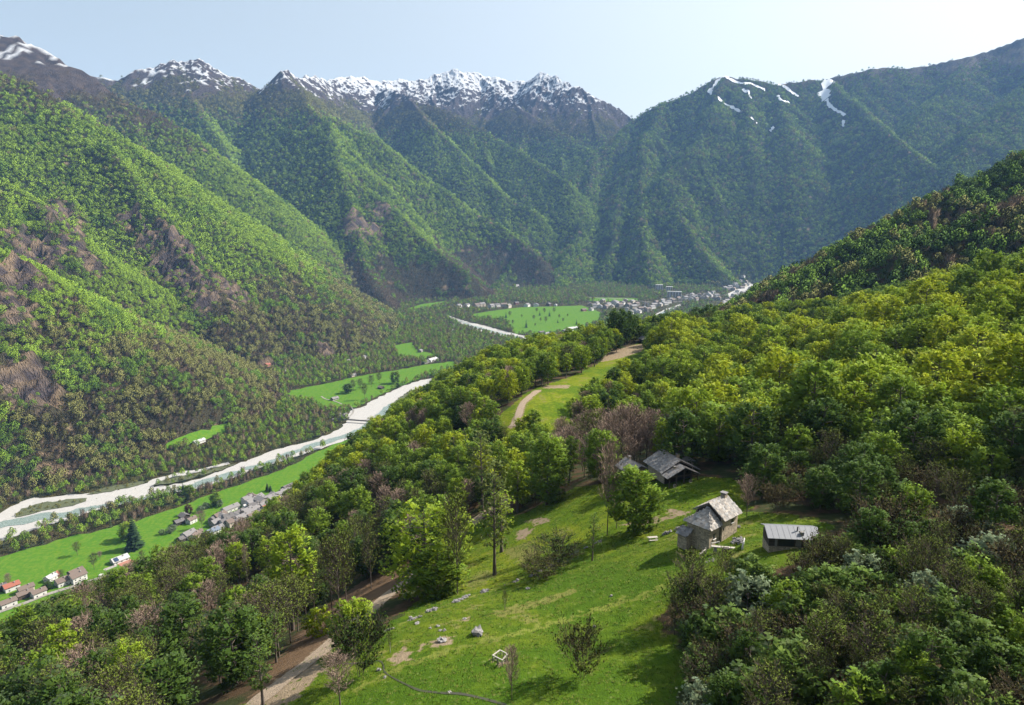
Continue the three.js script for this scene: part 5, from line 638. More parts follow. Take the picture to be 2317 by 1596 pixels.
dryWall('dry_stone_wall', 'shadowed stone lined edge of the ditch across the meadow', ZN([[1640, 480], [1800, 440], [1950, 395], [2100, 340], [2317, 265]]).concat([[1240, 1285], [1290, 1258], [1330, 1240], [1372, 1222]]).map((p) => hit(...p)), 0.55, 260, 5, 0.35, 0.2);
dryWall('dry_stone_wall', 'dark dry stone wall left of the stone house', [[1500, 1212], [1515, 1207], [1530, 1201], [1542, 1198]].map((p) => hit(...p)), 0.8, 120, 6, 0.25, 0.17);
dryWall('garden_wall', 'low curving stone wall behind the stone house', [[1658, 1190], [1670, 1193], [1677, 1200], [1671, 1208], [1672, 1216]].map((p) => hit(...p)), 0.45, 90, 7, 0.15, 0.13);
dryWall('stone_pile', 'dark heap of stones in the yard of the stone house', [[1658, 1233], [1664, 1230], [1670, 1226], [1676, 1230]].map((p) => hit(...p)), 0.9, 80, 8, 0.7, 0.2);
dryWall('stone_pile', 'scattered pale stones on the grass below the stone house', [[1598, 1262], [1612, 1275], [1625, 1285], [1640, 1280]].map((p) => hit(...p)), 0.15, 40, 9, 0.9, 0.16);
// rail pen
{ const c = [[1868, 1240], [1950, 1180], [2035, 1225], [1975, 1295]].map((p) => hit(...ZN([p])[0])), o = c[0].clone(), t = thing('rail_pen', 'small square pen of pale rails and posts on the lower meadow', 'pen', o); const h = 1.05; for (let k = 0; k < 4; k++) { const a = c[k].clone().sub(o), b = c[(k + 1) % 4].clone().sub(o), L = a.distanceTo(b); for (const f of [0, 0.5]) { const p = a.clone().lerp(b, f); mesh('post', bx(0.1, h + 0.3, 0.1, p.x, p.y + h / 2 - 0.15, p.z), M.silver, t); } for (const y of [h, 0.62]) { const m = mesh('rail', bx(L + 0.1, y === h ? 0.09 : 0.05, y === h ? 0.16 : 0.04, 0, 0, 0), y === h ? M.palewood : M.silver, t), d = b.clone().sub(a); m.position.copy(a).lerp(b, 0.5).add(V(0, y, 0)); m.rotation.set(0, Math.atan2(-d.z, d.x), Math.atan2(d.y, Math.hypot(d.x, d.z)), 'YXZ'); } } }
function table(label, px, py, turn, mat) { const p = hit(px, py), t = thing('picnic_table', label, 'table', p, turn); for (const z of [-0.22, 0, 0.22]) mesh('tabletop', bx(1.9, 0.06, 0.21, 0, 0.75, z), mat, t); for (const s of [-1, 1]) { mesh('bench', bx(1.9, 0.06, 0.28, 0, 0.45, s * 0.72), mat, t); mesh('leg', merge([bx(0.08, 0.9, 0.08, s * 0.7, 0.32, 0.32, 0, 0.5), bx(0.08, 0.9, 0.08, s * 0.7, 0.32, -0.32, 0, -0.5), bx(0.08, 0.08, 1.6, s * 0.7, 0.42, 0)]), mat, t); } return t; }
table('weathered picnic table on the meadow by the round tree', 1477, 1224, 0.15, M.palewood);
{ // yard of the stone house: slab benches, white plank, rails
  const a = hit(1640, 1246), t = thing('slab_bench', 'long bench of pale slabs on dark supports in front of the house', 'bench', a, -0.18); mesh('slab', bx(4.3, 0.14, 0.55, 0, 0.55, 0), M.palewood, t); for (const x of [-1.5, -0.2, 1.4]) mesh('support', bx(0.5, 0.9, 0.45, x, 0.05, 0), M.rock.clone(), t); mesh('box', bx(0.9, 0.7, 0.7, 0.15, 0.35, 0.5), M.darkwood, t);
  const b = hit(1681, 1240), w = thing('plank_gate', 'white plank gate leaning in the yard beside the shed', 'gate', b, 1.2); mesh('plank', bx(2.4, 1.3, 0.1, 0, 0.6, 0, 0, 0.2), M.white, w); mesh('brace', bx(0.12, 1.7, 0.12, -1.1, 0.7, 0.1), M.white, w);
  const c = hit(1590, 1256), f = thing('rail_fence', 'low pale rail fence at the corner of the house yard', 'fence', c, 0.9); mesh('rail', bx(2.6, 0.12, 0.12, 0, 0.55, 0), M.palewood, f); for (const x of [-1.2, 0, 1.2]) mesh('post', bx(0.12, 1.1, 0.12, x, 0.3, 0), M.palewood, f);
  const d = hit(1618, 1238), f2 = thing('rail_fence', 'white rail at the right front corner of the stone house', 'fence', d, 0.35); mesh('rail', bx(1.8, 0.1, 0.1, 0, 0.8, 0), M.white, f2); for (const x of [-0.8, 0.8]) mesh('post', bx(0.1, 1.2, 0.1, x, 0.3, 0), M.white, f2);
  const s = hit(754, 1482), g = thing('trail_sign', 'dark round trail sign on a post beside the track', 'sign', s, 0.3); mesh('post', bx(0.1, 1.6, 0.1, 0, 0.6, 0), M.darkwood, g); mesh('board', bx(0.5, 0.5, 0.06, 0, 1.55, 0.06), M.dark, g);
  const p = hit(...ZN([[2005, 655]])[0]), sap = thing('staked_sapling', 'thin staked sapling in the middle of the meadow', 'sapling', p); mesh('stake', bx(0.1, 2.2, 0.1, 0, 1, 0), M.palewood, sap); mesh('crown', SPARSE[0].crown, twigMat, sap).scale.set(0.16, 0.28, 0.16);
  const p2 = hit(...ZN([[708, 1135]])[0]), sap2 = thing('staked_sapling', 'thin sapling near the bare soil patch', 'sapling', p2); mesh('stake', bx(0.08, 1.8, 0.08, 0, 0.8, 0), M.palewood, sap2); mesh('crown', SPARSE[1].crown, twigMat, sap2).scale.set(0.14, 0.26, 0.14);
}
// stream across the lower meadow
struct(mesh('stream', ribbon(ZN([[100, 1258], [300, 1255], [470, 1236], [580, 1226], [625, 1262], [640, 1345], [700, 1395], [780, 1440], [900, 1500], [1050, 1562], [1300, 1590], [1500, 1600], [1700, 1640]]).concat([[1130, 1592], [1190, 1612], [1260, 1650]]).map((p) => hit(...p)), 0.32, 0.05, 0.7), std(0.045, 0.045, 0.022, 0.7)), 'narrow dark stream winding across the bottom of the meadow', 'stream');
// snow left on the ski runs
const ZS = (L) => sc(L, 1482.9, 0, 0.36);
[[[[440, 482], [400, 503], [375, 542], [345, 572], [352, 600]], 26, 'white ski run curving down left of the summit'], [[[440, 482], [480, 506], [560, 527], [630, 542], [690, 567]], 22, 'long snow strip running right from the summit'], [[[392, 615], [430, 652], [500, 687], [545, 707]], 22, 'snow strip lowest on the left ski run'], [[[550, 562], [585, 577], [592, 600], [610, 630]], 20, 'short bent snow strip below the summit'], [[[770, 522], [810, 547], [850, 577], [900, 610]], 20, 'snow strip below the saddle of the ridge'], [[[770, 602], [800, 632], [840, 645]], 18, 'small snow strip under the saddle run'], [[[1108, 503], [1075, 540], [1062, 590], [1075, 625]], 62, 'broad white ski run dropping from the ridge'], [[[1075, 628], [1090, 660], [1150, 705], [1190, 730]], 20, 'broken snow tail of the broad ski run'], [[[1185, 760], [1178, 800]], 18, 'lowest snow patch of the broad ski run'], [[[600, 742], [640, 780]], 16, 'little snow patch in the forest below the summit'], [[[722, 830], [745, 800]], 14, 'tiny snow patch in the forest clearing']].forEach(([L, w, l]) => { let P = ZS(L).map((p) => { let h = hit(p[0], p[1], 2500); if (h.length() > 8000) h = hit(p[0], p[1] + 4, 2500); return h; }).filter((h) => Math.hypot(h.x, h.z) < 7500); if (P.length < 2) return; struct(mesh('snow_run', ribbon(P, w, 5, 0.8), std(0.85, 0.87, 0.90, 0.9)), l, 'snow'); for (let i = 0; i + 1 < P.length; i++) RUNS.push([P[i], P[i + 1], w]); });
// single trees of the valley fields
const loneTxt = [];
function loneTree(kind, px, py, hp, v, mat, label, wide = 1) { const p = onFloor(px, py), P = SPEC[kind][0][v % SPEC[kind][0].length], d = p.distanceTo(CAM), h = hp * d / FPX * 1.08; p.y = 0.2; plantTree(kind, p, h / P.H, px, v, mat, label, null, wide); }
[['pine', 305, 1243, 62, 0, 'needle', 'dark pointed conifer standing in the valley meadow', 1.5], ['round', 292, 1222, 34, 0, 'fresh', 'light green tree beside the dark meadow conifer', 1.1], ['sparse', 175, 1258, 24, 0, null, 'lone budding tree in the middle of the valley meadow', 1.2], ['sparse', 213, 1290, 30, 1, null, 'bare tree between the hamlet and the white roofed house', 1.0], ['bare', 226, 1268, 16, 0, null, 'small pale tree in the meadow above the white roofed house', 1.2], ['red', 427, 1166, 20, 0, 'red', 'dark red leaved tree beside the timber barn', 0.9], ['bare', 457, 1196, 34, 1, null, 'reddish brown tree above the village lane', 1.0], ['sparse', 322, 1275, 22, 2, null, 'bare tree at the wooded edge right of the white roofed house', 1.2], ['round', 488, 1145, 26, 1, 'green', 'green tree with white blossom neighbour below the village', 1.0], ['willow', 497, 1148, 14, 0, 'willow', 'whitish blossoming bush beside the green field tree', 1.0], ['round', 170, 1345, 12, 1, 'deep', 'dark round garden tree in the hamlet', 1.0], ['round', 108, 1335, 14, 0, 'deep', 'dark evergreen bush by the white roofed cottage', 1.3], ['bare', 20, 1330, 24, 2, null, 'reddish bare tree behind the orange roofed cottage', 1.0], ['sparse', 140, 1318, 22, 1, null, 'olive tree between the hamlet cottages', 1.0], ['willow', 383, 1208, 12, 0, 'willow', 'first white blossoming tree in the meadow orchard', 1.2], ['willow', 393, 1202, 12, 0, 'willow', 'second white blossoming tree in the meadow orchard', 1.2], ['willow', 366, 1211, 10, 0, 'willow', 'smallest white blossoming tree in the meadow orchard', 1.2], ['willow', 465, 1152, 12, 0, 'willow', 'white blossoming tree above the red leaved tree', 1.3], ['willow', 455, 1160, 12, 0, 'willow', 'white blossoming tree nearest the red leaved tree', 1.3], ['pine', 605, 1112, 18, 1, 'needle', 'dark garden conifer above the near village', 1.4], ['pine', 612, 1114, 16, 0, 'needle', 'second dark garden conifer above the near village', 1.4], ['pine', 681, 1094, 18, 1, 'needle', 'dark conifer at the top of the near village', 1.3], ['pine', 700, 1108, 22, 0, 'needle', 'tall dark conifer at the wood edge by the village', 1.0], ['pine', 415, 1120, 26, 0, 'needle', 'dark conifer in the riverside copse', 1.0], ['pine', 396, 1128, 24, 1, 'needle', 'dark conifer left in the riverside copse', 1.0], ['pine', 369, 1145, 24, 0, 'needle', 'dark conifer at the left end of the riverside copse', 1.0], ['round', 430, 1130, 28, 1, 'green', 'green tree in the riverside copse', 0.9], ['pine', 832, 985, 26, 0, 'needle', 'dark conifer on the bank below the footbridge', 0.9], ['pine', 893, 965, 26, 1, 'needle', 'dark conifer on the bank above the footbridge', 0.9], ['pine', 905, 955, 24, 0, 'needle', 'second dark conifer on the bank above the footbridge', 0.9], ['pine', 922, 945, 26, 1, 'needle', 'third dark conifer on the bank above the footbridge', 0.9], ['round', 895, 868, 26, 0, 'green', 'leafy tree at the end of the riverside meadow hedge', 1.0], ['sparse', 825, 905, 34, 1, null, 'thin tree in the long riverside meadow', 0.8], ['sparse', 800, 885, 22, 2, null, 'whitish tree in the riverside meadow hedge', 1.3], ['round', 788, 890, 20, 1, 'deep', 'dark tree at the start of the riverside hedge', 1.2], ['sparse', 815, 882, 22, 0, null, 'grey tree in the middle of the riverside hedge', 1.3], ['sparse', 840, 876, 24, 1, null, 'grey green tree near the end of the riverside hedge', 1.3], ['sparse', 858, 868, 22, 2, null, 'grey tree next to the leafy hedge tree', 1.3], ['round', 900, 879, 12, 1, 'deep', 'small dark tree alone near the gravel bank', 1.0]].forEach((a) => loneTree(...a));
ZF([[610, 345], [735, 372], [795, 335], [825, 315], [915, 340], [975, 390], [690, 362], [770, 380], [850, 378], [885, 375], [550, 395], [640, 410], [700, 405], [860, 350], [505, 345], [530, 340], [485, 355], [730, 330], [710, 312], [760, 318]]).forEach(([x, y], k) => { const p = onFloor(x, y); p.y = gy(p.x, p.z); plantTree(k % 3 === 2 ? 'pine' : 'sparse', p, 0.95 + (k % 4) * 0.25, k, k, null, k % 3 === 2 ? 'dark conifer dotted on the far green meadow' : 'budding tree dotted on the far green meadow', k % 3 === 2 ? 'conifers on the far meadow' : 'budding trees on the far meadow', k % 3 === 2 ? 1.2 : 1.3); });
// grass tufts that roughen the meadow
{ const F = new Faces(), q = rng(66); for (let k = 0; k < 9; k++) { const a = q() * 6.28, d = V(Math.cos(a) * 0.6, 1, Math.sin(a) * 0.6).normalize(), w = V(-d.z, 0, d.x).normalize().multiplyScalar(0.03), p = V((q() - 0.5) * 0.25, 0, (q() - 0.5) * 0.25), k2 = 0.7 + 0.6 * q(); F.tri(p.clone().add(w), p.clone().sub(w), p.clone().addScaledVector(d, 0.18 + 0.14 * q()), V(0, 1, 0), [k2, k2, k2]); }
  const list = [], b = nearBox(M1), cols = [[0.075, 0.145, 0.014], [0.11, 0.165, 0.02], [0.15, 0.16, 0.04], [0.06, 0.12, 0.014]]; for (let k = 0; k < 60000 && list.length < 26000; k++) { const X = lerp(b[0], b[1], q()), Z = lerp(b[2], b[3], q()); if (!inPoly(X, Z, M1) || inAny(X, Z, B_S) || n2(X / 4, Z / 4) + 0.5 * q() < -0.1) continue; list.push({ X, Z, y: gy(X, Z) - 0.02, s: 0.5 + 0.8 * q(), turn: q() * 6.28, c: jit(cols[Math.floor(q() * 4)], q(), 0.2) }); }
  instanced('grass', F.geo(), farLeaf, list, 'grass tufts growing over the near meadow', 'grass'); }
// ---------- named trees standing apart, then the woods ----------
// kind, base px, base py, height in px, variant, material, label, width
const SOLO = [
  ['huge', 965, 1345, 182, 0, 'fresh', 'huge spreading bright green tree beside the dirt track', 1.0],
  ['round', 990, 1350, 95, 1, 'green', 'low leafy green tree in front of the huge track side tree', 1.2],
  ['cone', 1237, 1143, 150, 0, 'green', 'tall cone shaped green tree casting shade on upper meadow', 1.0],
  ['sparse', 1212, 1140, 60, 0, null, 'slim dark tree leaning beside the tall cone shaped tree', 0.7],
  ['round', 1438, 1205, 132, 1, 'green', 'round leafy green tree standing in front of the slate roofed barns', 0.95],
  ['bare', 1374, 1212, 190, 1, null, 'tall nearly leafless tree standing left of the round tree by the barns', 0.5],
  ['bare', 1395, 1196, 80, 0, null, 'small leafless tree half hidden behind the round meadow tree', 0.9],
  ['birch', 1340, 1270, 100, 0, 'bush', 'small blue green tree by the ditch below the barns', 0.9],
  ['birch', 1119, 1302, 235, 0, 'birch', 'tall slim pale green birch by the stone lined ditch', 0.75],
  ['birch', 1135, 1250, 130, 1, 'fresh', 'light green young tree behind the slim ditch side birch', 1.3],
  ['birch', 1092, 1160, 180, 1, 'birch', 'drooping olive birch above the upper end of the meadow', 0.9],
  ['sparse', 1035, 1345, 190, 1, null, 'thin budding tree with bare trunk right of the huge track side tree', 0.6],
  ['sparse', 1024, 1330, 160, 2, null, 'second thin budding tree close behind the huge track side tree', 0.6],
  ['round', 800, 1472, 92, 0, 'fresh', 'dense rounded green tree at the meadow edge by the track sign', 0.95],
  ['shrub', 815, 1530, 110, 1, null, 'twiggy olive shrub below the rounded tree at the track', 0.7],
  ['sparse', 768, 1398, 150, 1, null, 'cluster trunk tree with thin light foliage above the track bend', 0.75],
  ['sparse', 785, 1385, 150, 2, null, 'thin leaved tree with crooked trunk over the leaf litter bank', 0.6],
  ['sparse', 752, 1400, 150, 0, null, 'thin leaved tree leftmost of the bare trunk cluster by the track', 0.6],
  ['sparse', 840, 1335, 120, 2, null, 'slim dark trunk tree standing in the leaf litter by the track', 0.6],
  ['tall', 662, 1428, 190, 0, 'fresh', 'tall lime green tree with fluttering crown left of the track', 0.95],
  ['sparse', 712, 1400, 110, 1, null, 'small budding tree beside the tall lime green tree', 0.7],
  ['birch', 625, 1500, 95, 0, 'bush', 'young blue green tree at the edge of the leaf litter bank', 1.0],
  ['birch', 595, 1596, 130, 1, 'bush', 'slim green tree standing on the edge of the dirt parking patch', 1.0],
  ['bush', 720, 1440, 45, 1, 'lime', 'small yellow green bush on the litter bank by the track', 1.0],
  ['shrub', 1318, 1535, 85, 0, null, 'large lone round twiggy shrub on the lower meadow', 0.75],
  ['bare', 1158, 1585, 95, 2, null, 'small leafless tree at the bottom of the meadow', 0.6],
  ['bare', 770, 1600, 95, 0, null, 'leafless spreading shrub tree in the bottom left of the meadow', 1.1],
  ['shrub', 1265, 1285, 55, 3, null, 'low olive thicket along the ditch in the middle meadow', 1.4],
  ['shrub', 1225, 1312, 45, 0, null, 'low twiggy thicket at the lower part of the ditch', 1.4],
  ['sparse', 1562, 1400, 125, 0, null, 'wide budding tree in front of the stone house', 1.0],
  ['shrub', 1545, 1405, 75, 1, null, 'dense olive shrub left of the budding tree by the house', 1.0],
  ['bare', 1690, 1170, 85, 1, null, 'pale blossoming bare tree behind the stone house', 0.8],
  ['tall', 1492, 1058, 105, 1, 'fresh', 'bright pointed green tree behind the big barn', 0.8],
  ['tall', 1533, 1045, 95, 2, 'lime', 'bright narrow green tree right of the pointed tree behind the barn', 0.8],
  ['round', 1625, 1045, 120, 0, 'green', 'big round headed green tree at the forest edge right of the barn', 1.0],
  ['bare', 1290, 1085, 112, 0, null, 'leftmost leafless pinkish brown tree above the barns', 0.9],
  ['sparse', 1322, 1080, 130, 1, null, 'slim budding tree right of the leftmost leafless brown tree', 0.6],
  ['bare', 1375, 1072, 125, 1, null, 'leafless brown tree second in the row behind the barns', 0.9],
  ['bare', 1405, 1068, 140, 2, null, 'tall leafless reddish brown tree in the row behind the barns', 0.9],
  ['bare', 1435, 1062, 135, 0, null, 'tallest leafless reddish brown tree near the small barn', 0.9],
  ['bare', 1462, 1055, 120, 1, null, 'leafless brown tree just behind the gap of the two barns', 0.8],
  ['sparse', 1345, 1065, 120, 2, null, 'olive budding tree inside the row of leafless brown trees', 0.8],
  ['dark', 1240, 872, 75, 1, 'green', 'green tree at the far end of the curving track', 0.9],
  ['tall', 1375, 803, 62, 0, 'green', 'dark trunked green tree by the upper clearing', 1.1],
  ['tall', 1345, 830, 68, 1, 'green', 'green tree with visible trunk above the upper clearing shadow', 1.1],
  ['sparse', 1285, 845, 62, 0, null, 'olive round headed tree above the curving track clearing', 1.1],
  ['dark', 1395, 785, 85, 0, 'deep', 'large dark green tree on the skyline of the ridge', 0.9],
  ['dark', 1415, 780, 75, 2, 'deep', 'second dark green tree on the ridge skyline', 0.8],
  ['tall', 1435, 775, 62, 2, 'deep', 'slim dark green tree on the ridge skyline by the hut', 0.9],
  ['bush', 2180, 985, 45, 0, 'olive', 'pale green small tree top among the beeches on the right', 1.0],
  ['willow', 1690, 1420, 95, 0, 'willow', 'silvery green willow bush below the stone house', 1.0],
  ['willow', 1705, 1470, 60, 0, 'willow', 'smaller silvery willow bush in the dark thicket', 1.0],
  ['willow', 2240, 1320, 85, 0, 'willow', 'silvery green willow bush at the right edge of the thicket', 1.1],
  ['willow', 2085, 1400, 80, 0, 'willow', 'silvery willow bush in the middle of the dark thicket', 0.9],
  ['willow', 2160, 1220, 60, 0, 'willow', 'grey green bush at the foot of the beeches on right', 1.0],
  ['bush', 1815, 1370, 60, 0, 'bush', 'compact dark green bush in the thicket below the shed', 1.0],
  ['bush', 1925, 1385, 75, 1, 'bush', 'fresh green bush in the thicket below the shed', 1.1],
];
for (const [kind, px, py, hp, v, mat, label, wide] of SOLO) {
  const p = hit(px, py), P = SPEC[kind][0][v % SPEC[kind][0].length], d = Math.hypot(p.x, p.y - CAM.y, p.z), down = Math.asin((CAM.y - p.y) / d), h = hp * d / FPX / Math.max(0.55, Math.cos(down)), s = h / P.H;
  p.y -= 0.15; plantTree(kind, p, s, v * 1.7 + px, v, mat, label, null, wide); placed.push([p.x, p.z, P.R * s * wide * 0.8]);
}
{ // three bare pale trunks among the left woods
  for (const [px, py, hp, l] of [[160, 1545, 115, 'whitish dead tree trunk standing in the left woods'], [205, 1470, 80, 'thin pale dead tree above the left woods'], [560, 1330, 75, 'pale branching bare tree in the upper left woods']]) { const p = slant(px, py, hit(px, py).distanceTo(CAM) * 0.985), h = 9.5; p.y = gy(p.x, p.z) - 0.2; const o = plantTree('bare', p, h / 9, px, 2, 'twig', l, null, 0.35, 'pale'); o.scale.y *= 1.0; placed.push([p.x, p.z, 1.5]); }
}
// --- the near woods ---
const NEAR = [], q0 = rng(555), CELLS = [];
for (let z = 40; z > -760; z -= 5.2) for (let x = -330; x < 400; x += 5.2) CELLS.push([x, z, 4.4]);
for (let z = 10; z > -125; z -= 3.4) for (let x = -20; x < 150; x += 3.4) CELLS.push([x, z, 3.3]);
for (const [x, z, jt] of CELLS) {
  const X = x + (q0() - 0.5) * jt, Z = z + (q0() - 0.5) * jt, u = q0(), v = q0(), w = q0(), sz = 0.8 + 0.4 * q0(), turn = q0() * 6.28, vr = Math.floor(q0() * 60);
  if (Math.abs(X) > -Z * 0.95 + 30 || ggroup(X, Z) !== 5) continue;
  const y = gy(X, Z), [px, py, f] = project(X, y, Z); if (f < 30) continue;
  if (meadowAt(X, Z) || (py > 1560 && px > 380 && px < 1560) || (py > 1700 && px > 1400 && u < 0.6)) continue;
  const nearRoad = Math.min(lineDist(X, Z, ROAD1), lineDist(X, Z, ROAD2)); if (nearRoad < 3.4) continue;
  const inLitter = inAny(X, Z, B_L);
  if (inLitter && u < 0.93) continue;
  const n = n2(X / 26, Z / 26), m = n2b(X / 55, Z / 55);
  let kind, s = sz, sp = 5.2;
  const lowShrub = px > 1480 && px < 1830 && py < 1350;
  const shrubZone = px > 1480 && py > 1262 && X > -10 && Z > -118 && py > 1262 + (px - 1480) * 0.02 - (px > 1850 ? (px - 1850) * 0.12 : 0);
  if (jt < 4 && !shrubZone) continue;
  if (shrubZone) {
    if (u > 0.8 || (lowShrub && u > 0.3)) continue;
    kind = v < 0.16 ? 'shrub' : v < 0.42 ? 'sparse' : v < 0.78 ? 'bush' : v < 0.87 ? 'willow' : 'dark'; s *= 0.75 + 0.6 * w; if (kind === 'dark') s *= 0.5; if (kind === 'sparse') s *= 0.6; if (kind === 'shrub') s *= 1.0; if (kind === 'willow') s *= 0.8; s *= 0.82; if (lowShrub) { kind = 'shrub'; s *= 0.32; }
  } else if (px < 980 && py > 1120 && Z > -270) {
    if (u > 0.55) continue;
    const t = v + 0.3 * n; kind = t < 0.45 ? 'sparse' : t < 0.84 ? 'dark' : t < 0.88 ? 'tall' : 'bare'; s *= kind === 'sparse' ? 1.0 : 0.88;
  } else if (px > 1230 && px < 1510 && py < 1085 && py > 985) { if (u > 0.5) continue; kind = v < 0.6 ? 'bare' : 'sparse'; s *= 0.85;
  } else if (px > 1685 && px < 1960 && py > 1090 && py < 1186) { if (u > 0.75) continue; kind = v < 0.4 ? 'dark' : v < 0.6 ? 'sparse' : v < 0.8 ? 'bush' : 'shrub'; s *= kind === 'dark' ? 0.62 : kind === 'sparse' ? 0.6 : 1.0;
  } else if (px > 1480 && px < 1960 && py > 1130) { if (u > 0.5) continue; kind = v < 0.6 ? 'shrub' : 'bush'; s *= 0.45;
  } else if (px > 1480 && py > 1130) { if (u > 0.6) continue; kind = v < 0.35 ? 'shrub' : v < 0.6 ? 'bush' : v < 0.8 ? 'sparse' : 'dark'; s *= kind === 'dark' ? 0.6 : kind === 'sparse' ? 0.65 : 1.1;
  } else if (X > 30 && Z < -105 && px > 1480) {
    if (u > 0.52) continue;
    const edge = py > 1050; kind = edge ? (v < 0.35 ? 'dark' : v < 0.6 ? 'sparse' : v < 0.8 ? 'bush' : 'bright') : Z < -430 ? (v < 0.4 ? 'sparse' : v < 0.75 ? 'dark' : 'bright') : v + 0.15 * n < 0.88 ? 'beech' : v < 0.94 ? 'sparse' : 'bright'; if (kind === 'beech') s *= 1.0 + 0.5 * w; else s *= 1.05;
  } else {
    if (u > 0.55) continue;
    if (Z < -430 && px > 1470) kind = v < 0.55 ? 'sparse' : v < 0.7 ? 'bare' : 'dark'; else { const t = v + 0.2 * n; kind = t < 0.5 ? 'bright' : t < 0.74 ? 'tall' : t < 0.9 ? 'dark' : t < 0.97 ? 'sparse' : 'bare'; } s *= 0.9;
  }
  const P = SPEC[kind][0][vr % SPEC[kind][0].length], rad = P.R * s;
  const gapR = rad * (shrubZone ? 0.25 : kind === 'beech' || kind === 'bright' || kind === 'dark' ? 0.56 : 0.42); if (!free(X, Z, gapR)) continue;
  // keep trees off the buildings' ground
  placed.push([X, Z, gapR]);
  const [, ty] = project(X, y + P.H * s, Z), seen = px > -150 && px < 2467 && ty < 1640 && py > 0;
  // hidden behind the hill?
  let hid = false; for (let k = 1; k < 14; k++) { const t = k / 14; if (gy(X * t, Z * t) > lerp(CAM.y, y + P.H * s, t) + 2) { hid = true; break; } } if (hid) continue;
  NEAR.push({ kind, vr, s, turn, X, Z, y, seen, app: seen ? P.H * s / f * (px > 0 && px < 2317 && ty < 1560 ? 1 : 0.4) : 0, zone: shrubZone ? (px < 1800 ? 't1' : px < 2100 ? 't2' : 't3') : px < 980 && py > 1120 ? (px < 350 ? 'l1' : px < 650 ? 'l2' : 'l3') : X > 30 && px > 1480 ? (py < 760 ? 'r1' : px < 1780 ? 'r2' : px < 2060 ? 'r3' : 'r4') : (py < 880 ? 'm1' : px < 1000 ? 'm2' : 'm3') });
}
NEAR.sort((a, b) => b.app - a.app);
const ZONETXT = { t1: 'in the dark thicket below the stone house', t2: 'in the middle of the bottom right thicket', t3: 'at the right edge of the bottom right thicket', l1: 'at the far left of the lower left woods', l2: 'in the middle of the lower left woods', l3: 'in the lower left woods near the dirt track', r1: 'near the top of the right slope forest', r2: 'at the forest edge behind the barns and stone house', r3: 'in the middle of the right slope forest', r4: 'at the right edge of the right slope forest', m1: 'near the top of the middle ridge', m2: 'on the outer brow of the middle ridge', m3: 'in the ridge woods just above the meadow' };
const KTXT = { beech: 'yellow green leafy beech', dark: 'deep green leafy beech', bright: 'fresh green leafy beech', tall: 'tall narrow green tree', sparse: 'thinly budding olive tree', bare: 'leafless brown tree', shrub: 'twiggy olive brown shrub', willow: 'silvery green willow bush', bush: 'low leafy green bush', round: 'round green tree' };
const rest = new Map(); let singles = 0;
for (const t of NEAR) {
  const mats = SPEC[t.kind][1], protos = SPEC[t.kind][0], mat = mats[t.vr % mats.length], pi = t.vr % protos.length;
  if (singles < 225 && t.seen) { singles++; const big = t.s > 1.2 ? 'large ' : t.s < 0.8 ? 'small ' : 'middling '; plantTree(t.kind, V(t.X, t.y - 0.2, t.Z), t.s, t.turn, t.vr, mat, big + KTXT[t.kind] + ' ' + ZONETXT[t.zone], 'trees like the ' + big + KTXT[t.kind] + ' ' + ZONETXT[t.zone]); }
  else { const k = t.kind + '|' + pi + '|' + mat; if (!rest.has(k)) rest.set(k, []); rest.get(k).push(t); }
}
console.log('near trees', NEAR.length, 'named', treeCount);
const PLAIN = { beech: 'yellow green beech wood', dark: 'dark green beech wood', bright: 'fresh green beech wood', tall: 'narrow green tree wood', sparse: 'thinly budding olive wood', bare: 'leafless brown wood', shrub: 'olive brown scrub', willow: 'silvery willow scrub', bush: 'low green bushes' };
for (const [k, list] of rest) {
  const [kind, pi, mat] = k.split('|'), P = SPEC[kind][0][+pi];
  const g = mergeGeometries([P.trunk, P.crown], true); const m = new THREE.InstancedMesh(g, [barkMat, L_[mat]], list.length);
  m.name = numbered('woodland'); m.castShadow = m.receiveShadow = true;
  list.forEach((t, i) => { dummy.position.set(t.X, t.y - 0.2, t.Z); dummy.rotation.set(0, t.turn, 0); dummy.scale.setScalar(t.s); dummy.updateMatrix(); m.setMatrixAt(i, dummy.matrix); });
  scene.add(m); tag(m, PLAIN[kind] + ' farther up the near hill', 'woods', null, 'stuff');
}
// --- woods on the mountains and the valley floor ---
const FARC = [1, 2, 3].map((s) => farCrown(s * 31, 70, 11, 4.6)), MIDC = [1, 2, 3].map((s) => farCrown(s * 67, 190, 12, 5.2)), FART = farTwigs(5, 90, 11, 5), MIDT = farTwigs(6, 230, 12, 5.4), FARP = (() => { const F = conifer(77, { H: 15, R: 2.6, tiers: 7, per: 7 }); return F.crown; })();
const woods = new Map(), q1 = rng(777);
const FRESH = [0.175, 0.265, 0.030], MID = [0.110, 0.185, 0.025], DEEP = [0.058, 0.105, 0.020], BROWN = [0.175, 0.128, 0.088], OLIVE = [0.155, 0.155, 0.050], DARKP = [0.026, 0.052, 0.020], LIME = [0.135, 0.180, 0.022];
let total = 0;
function wood(key, proto, t) { const k = key + '|' + proto; if (!woods.has(k)) woods.set(k, []); woods.get(k).push(t); total++; }
const B_W = boxed(WATER.map((f) => f.P));
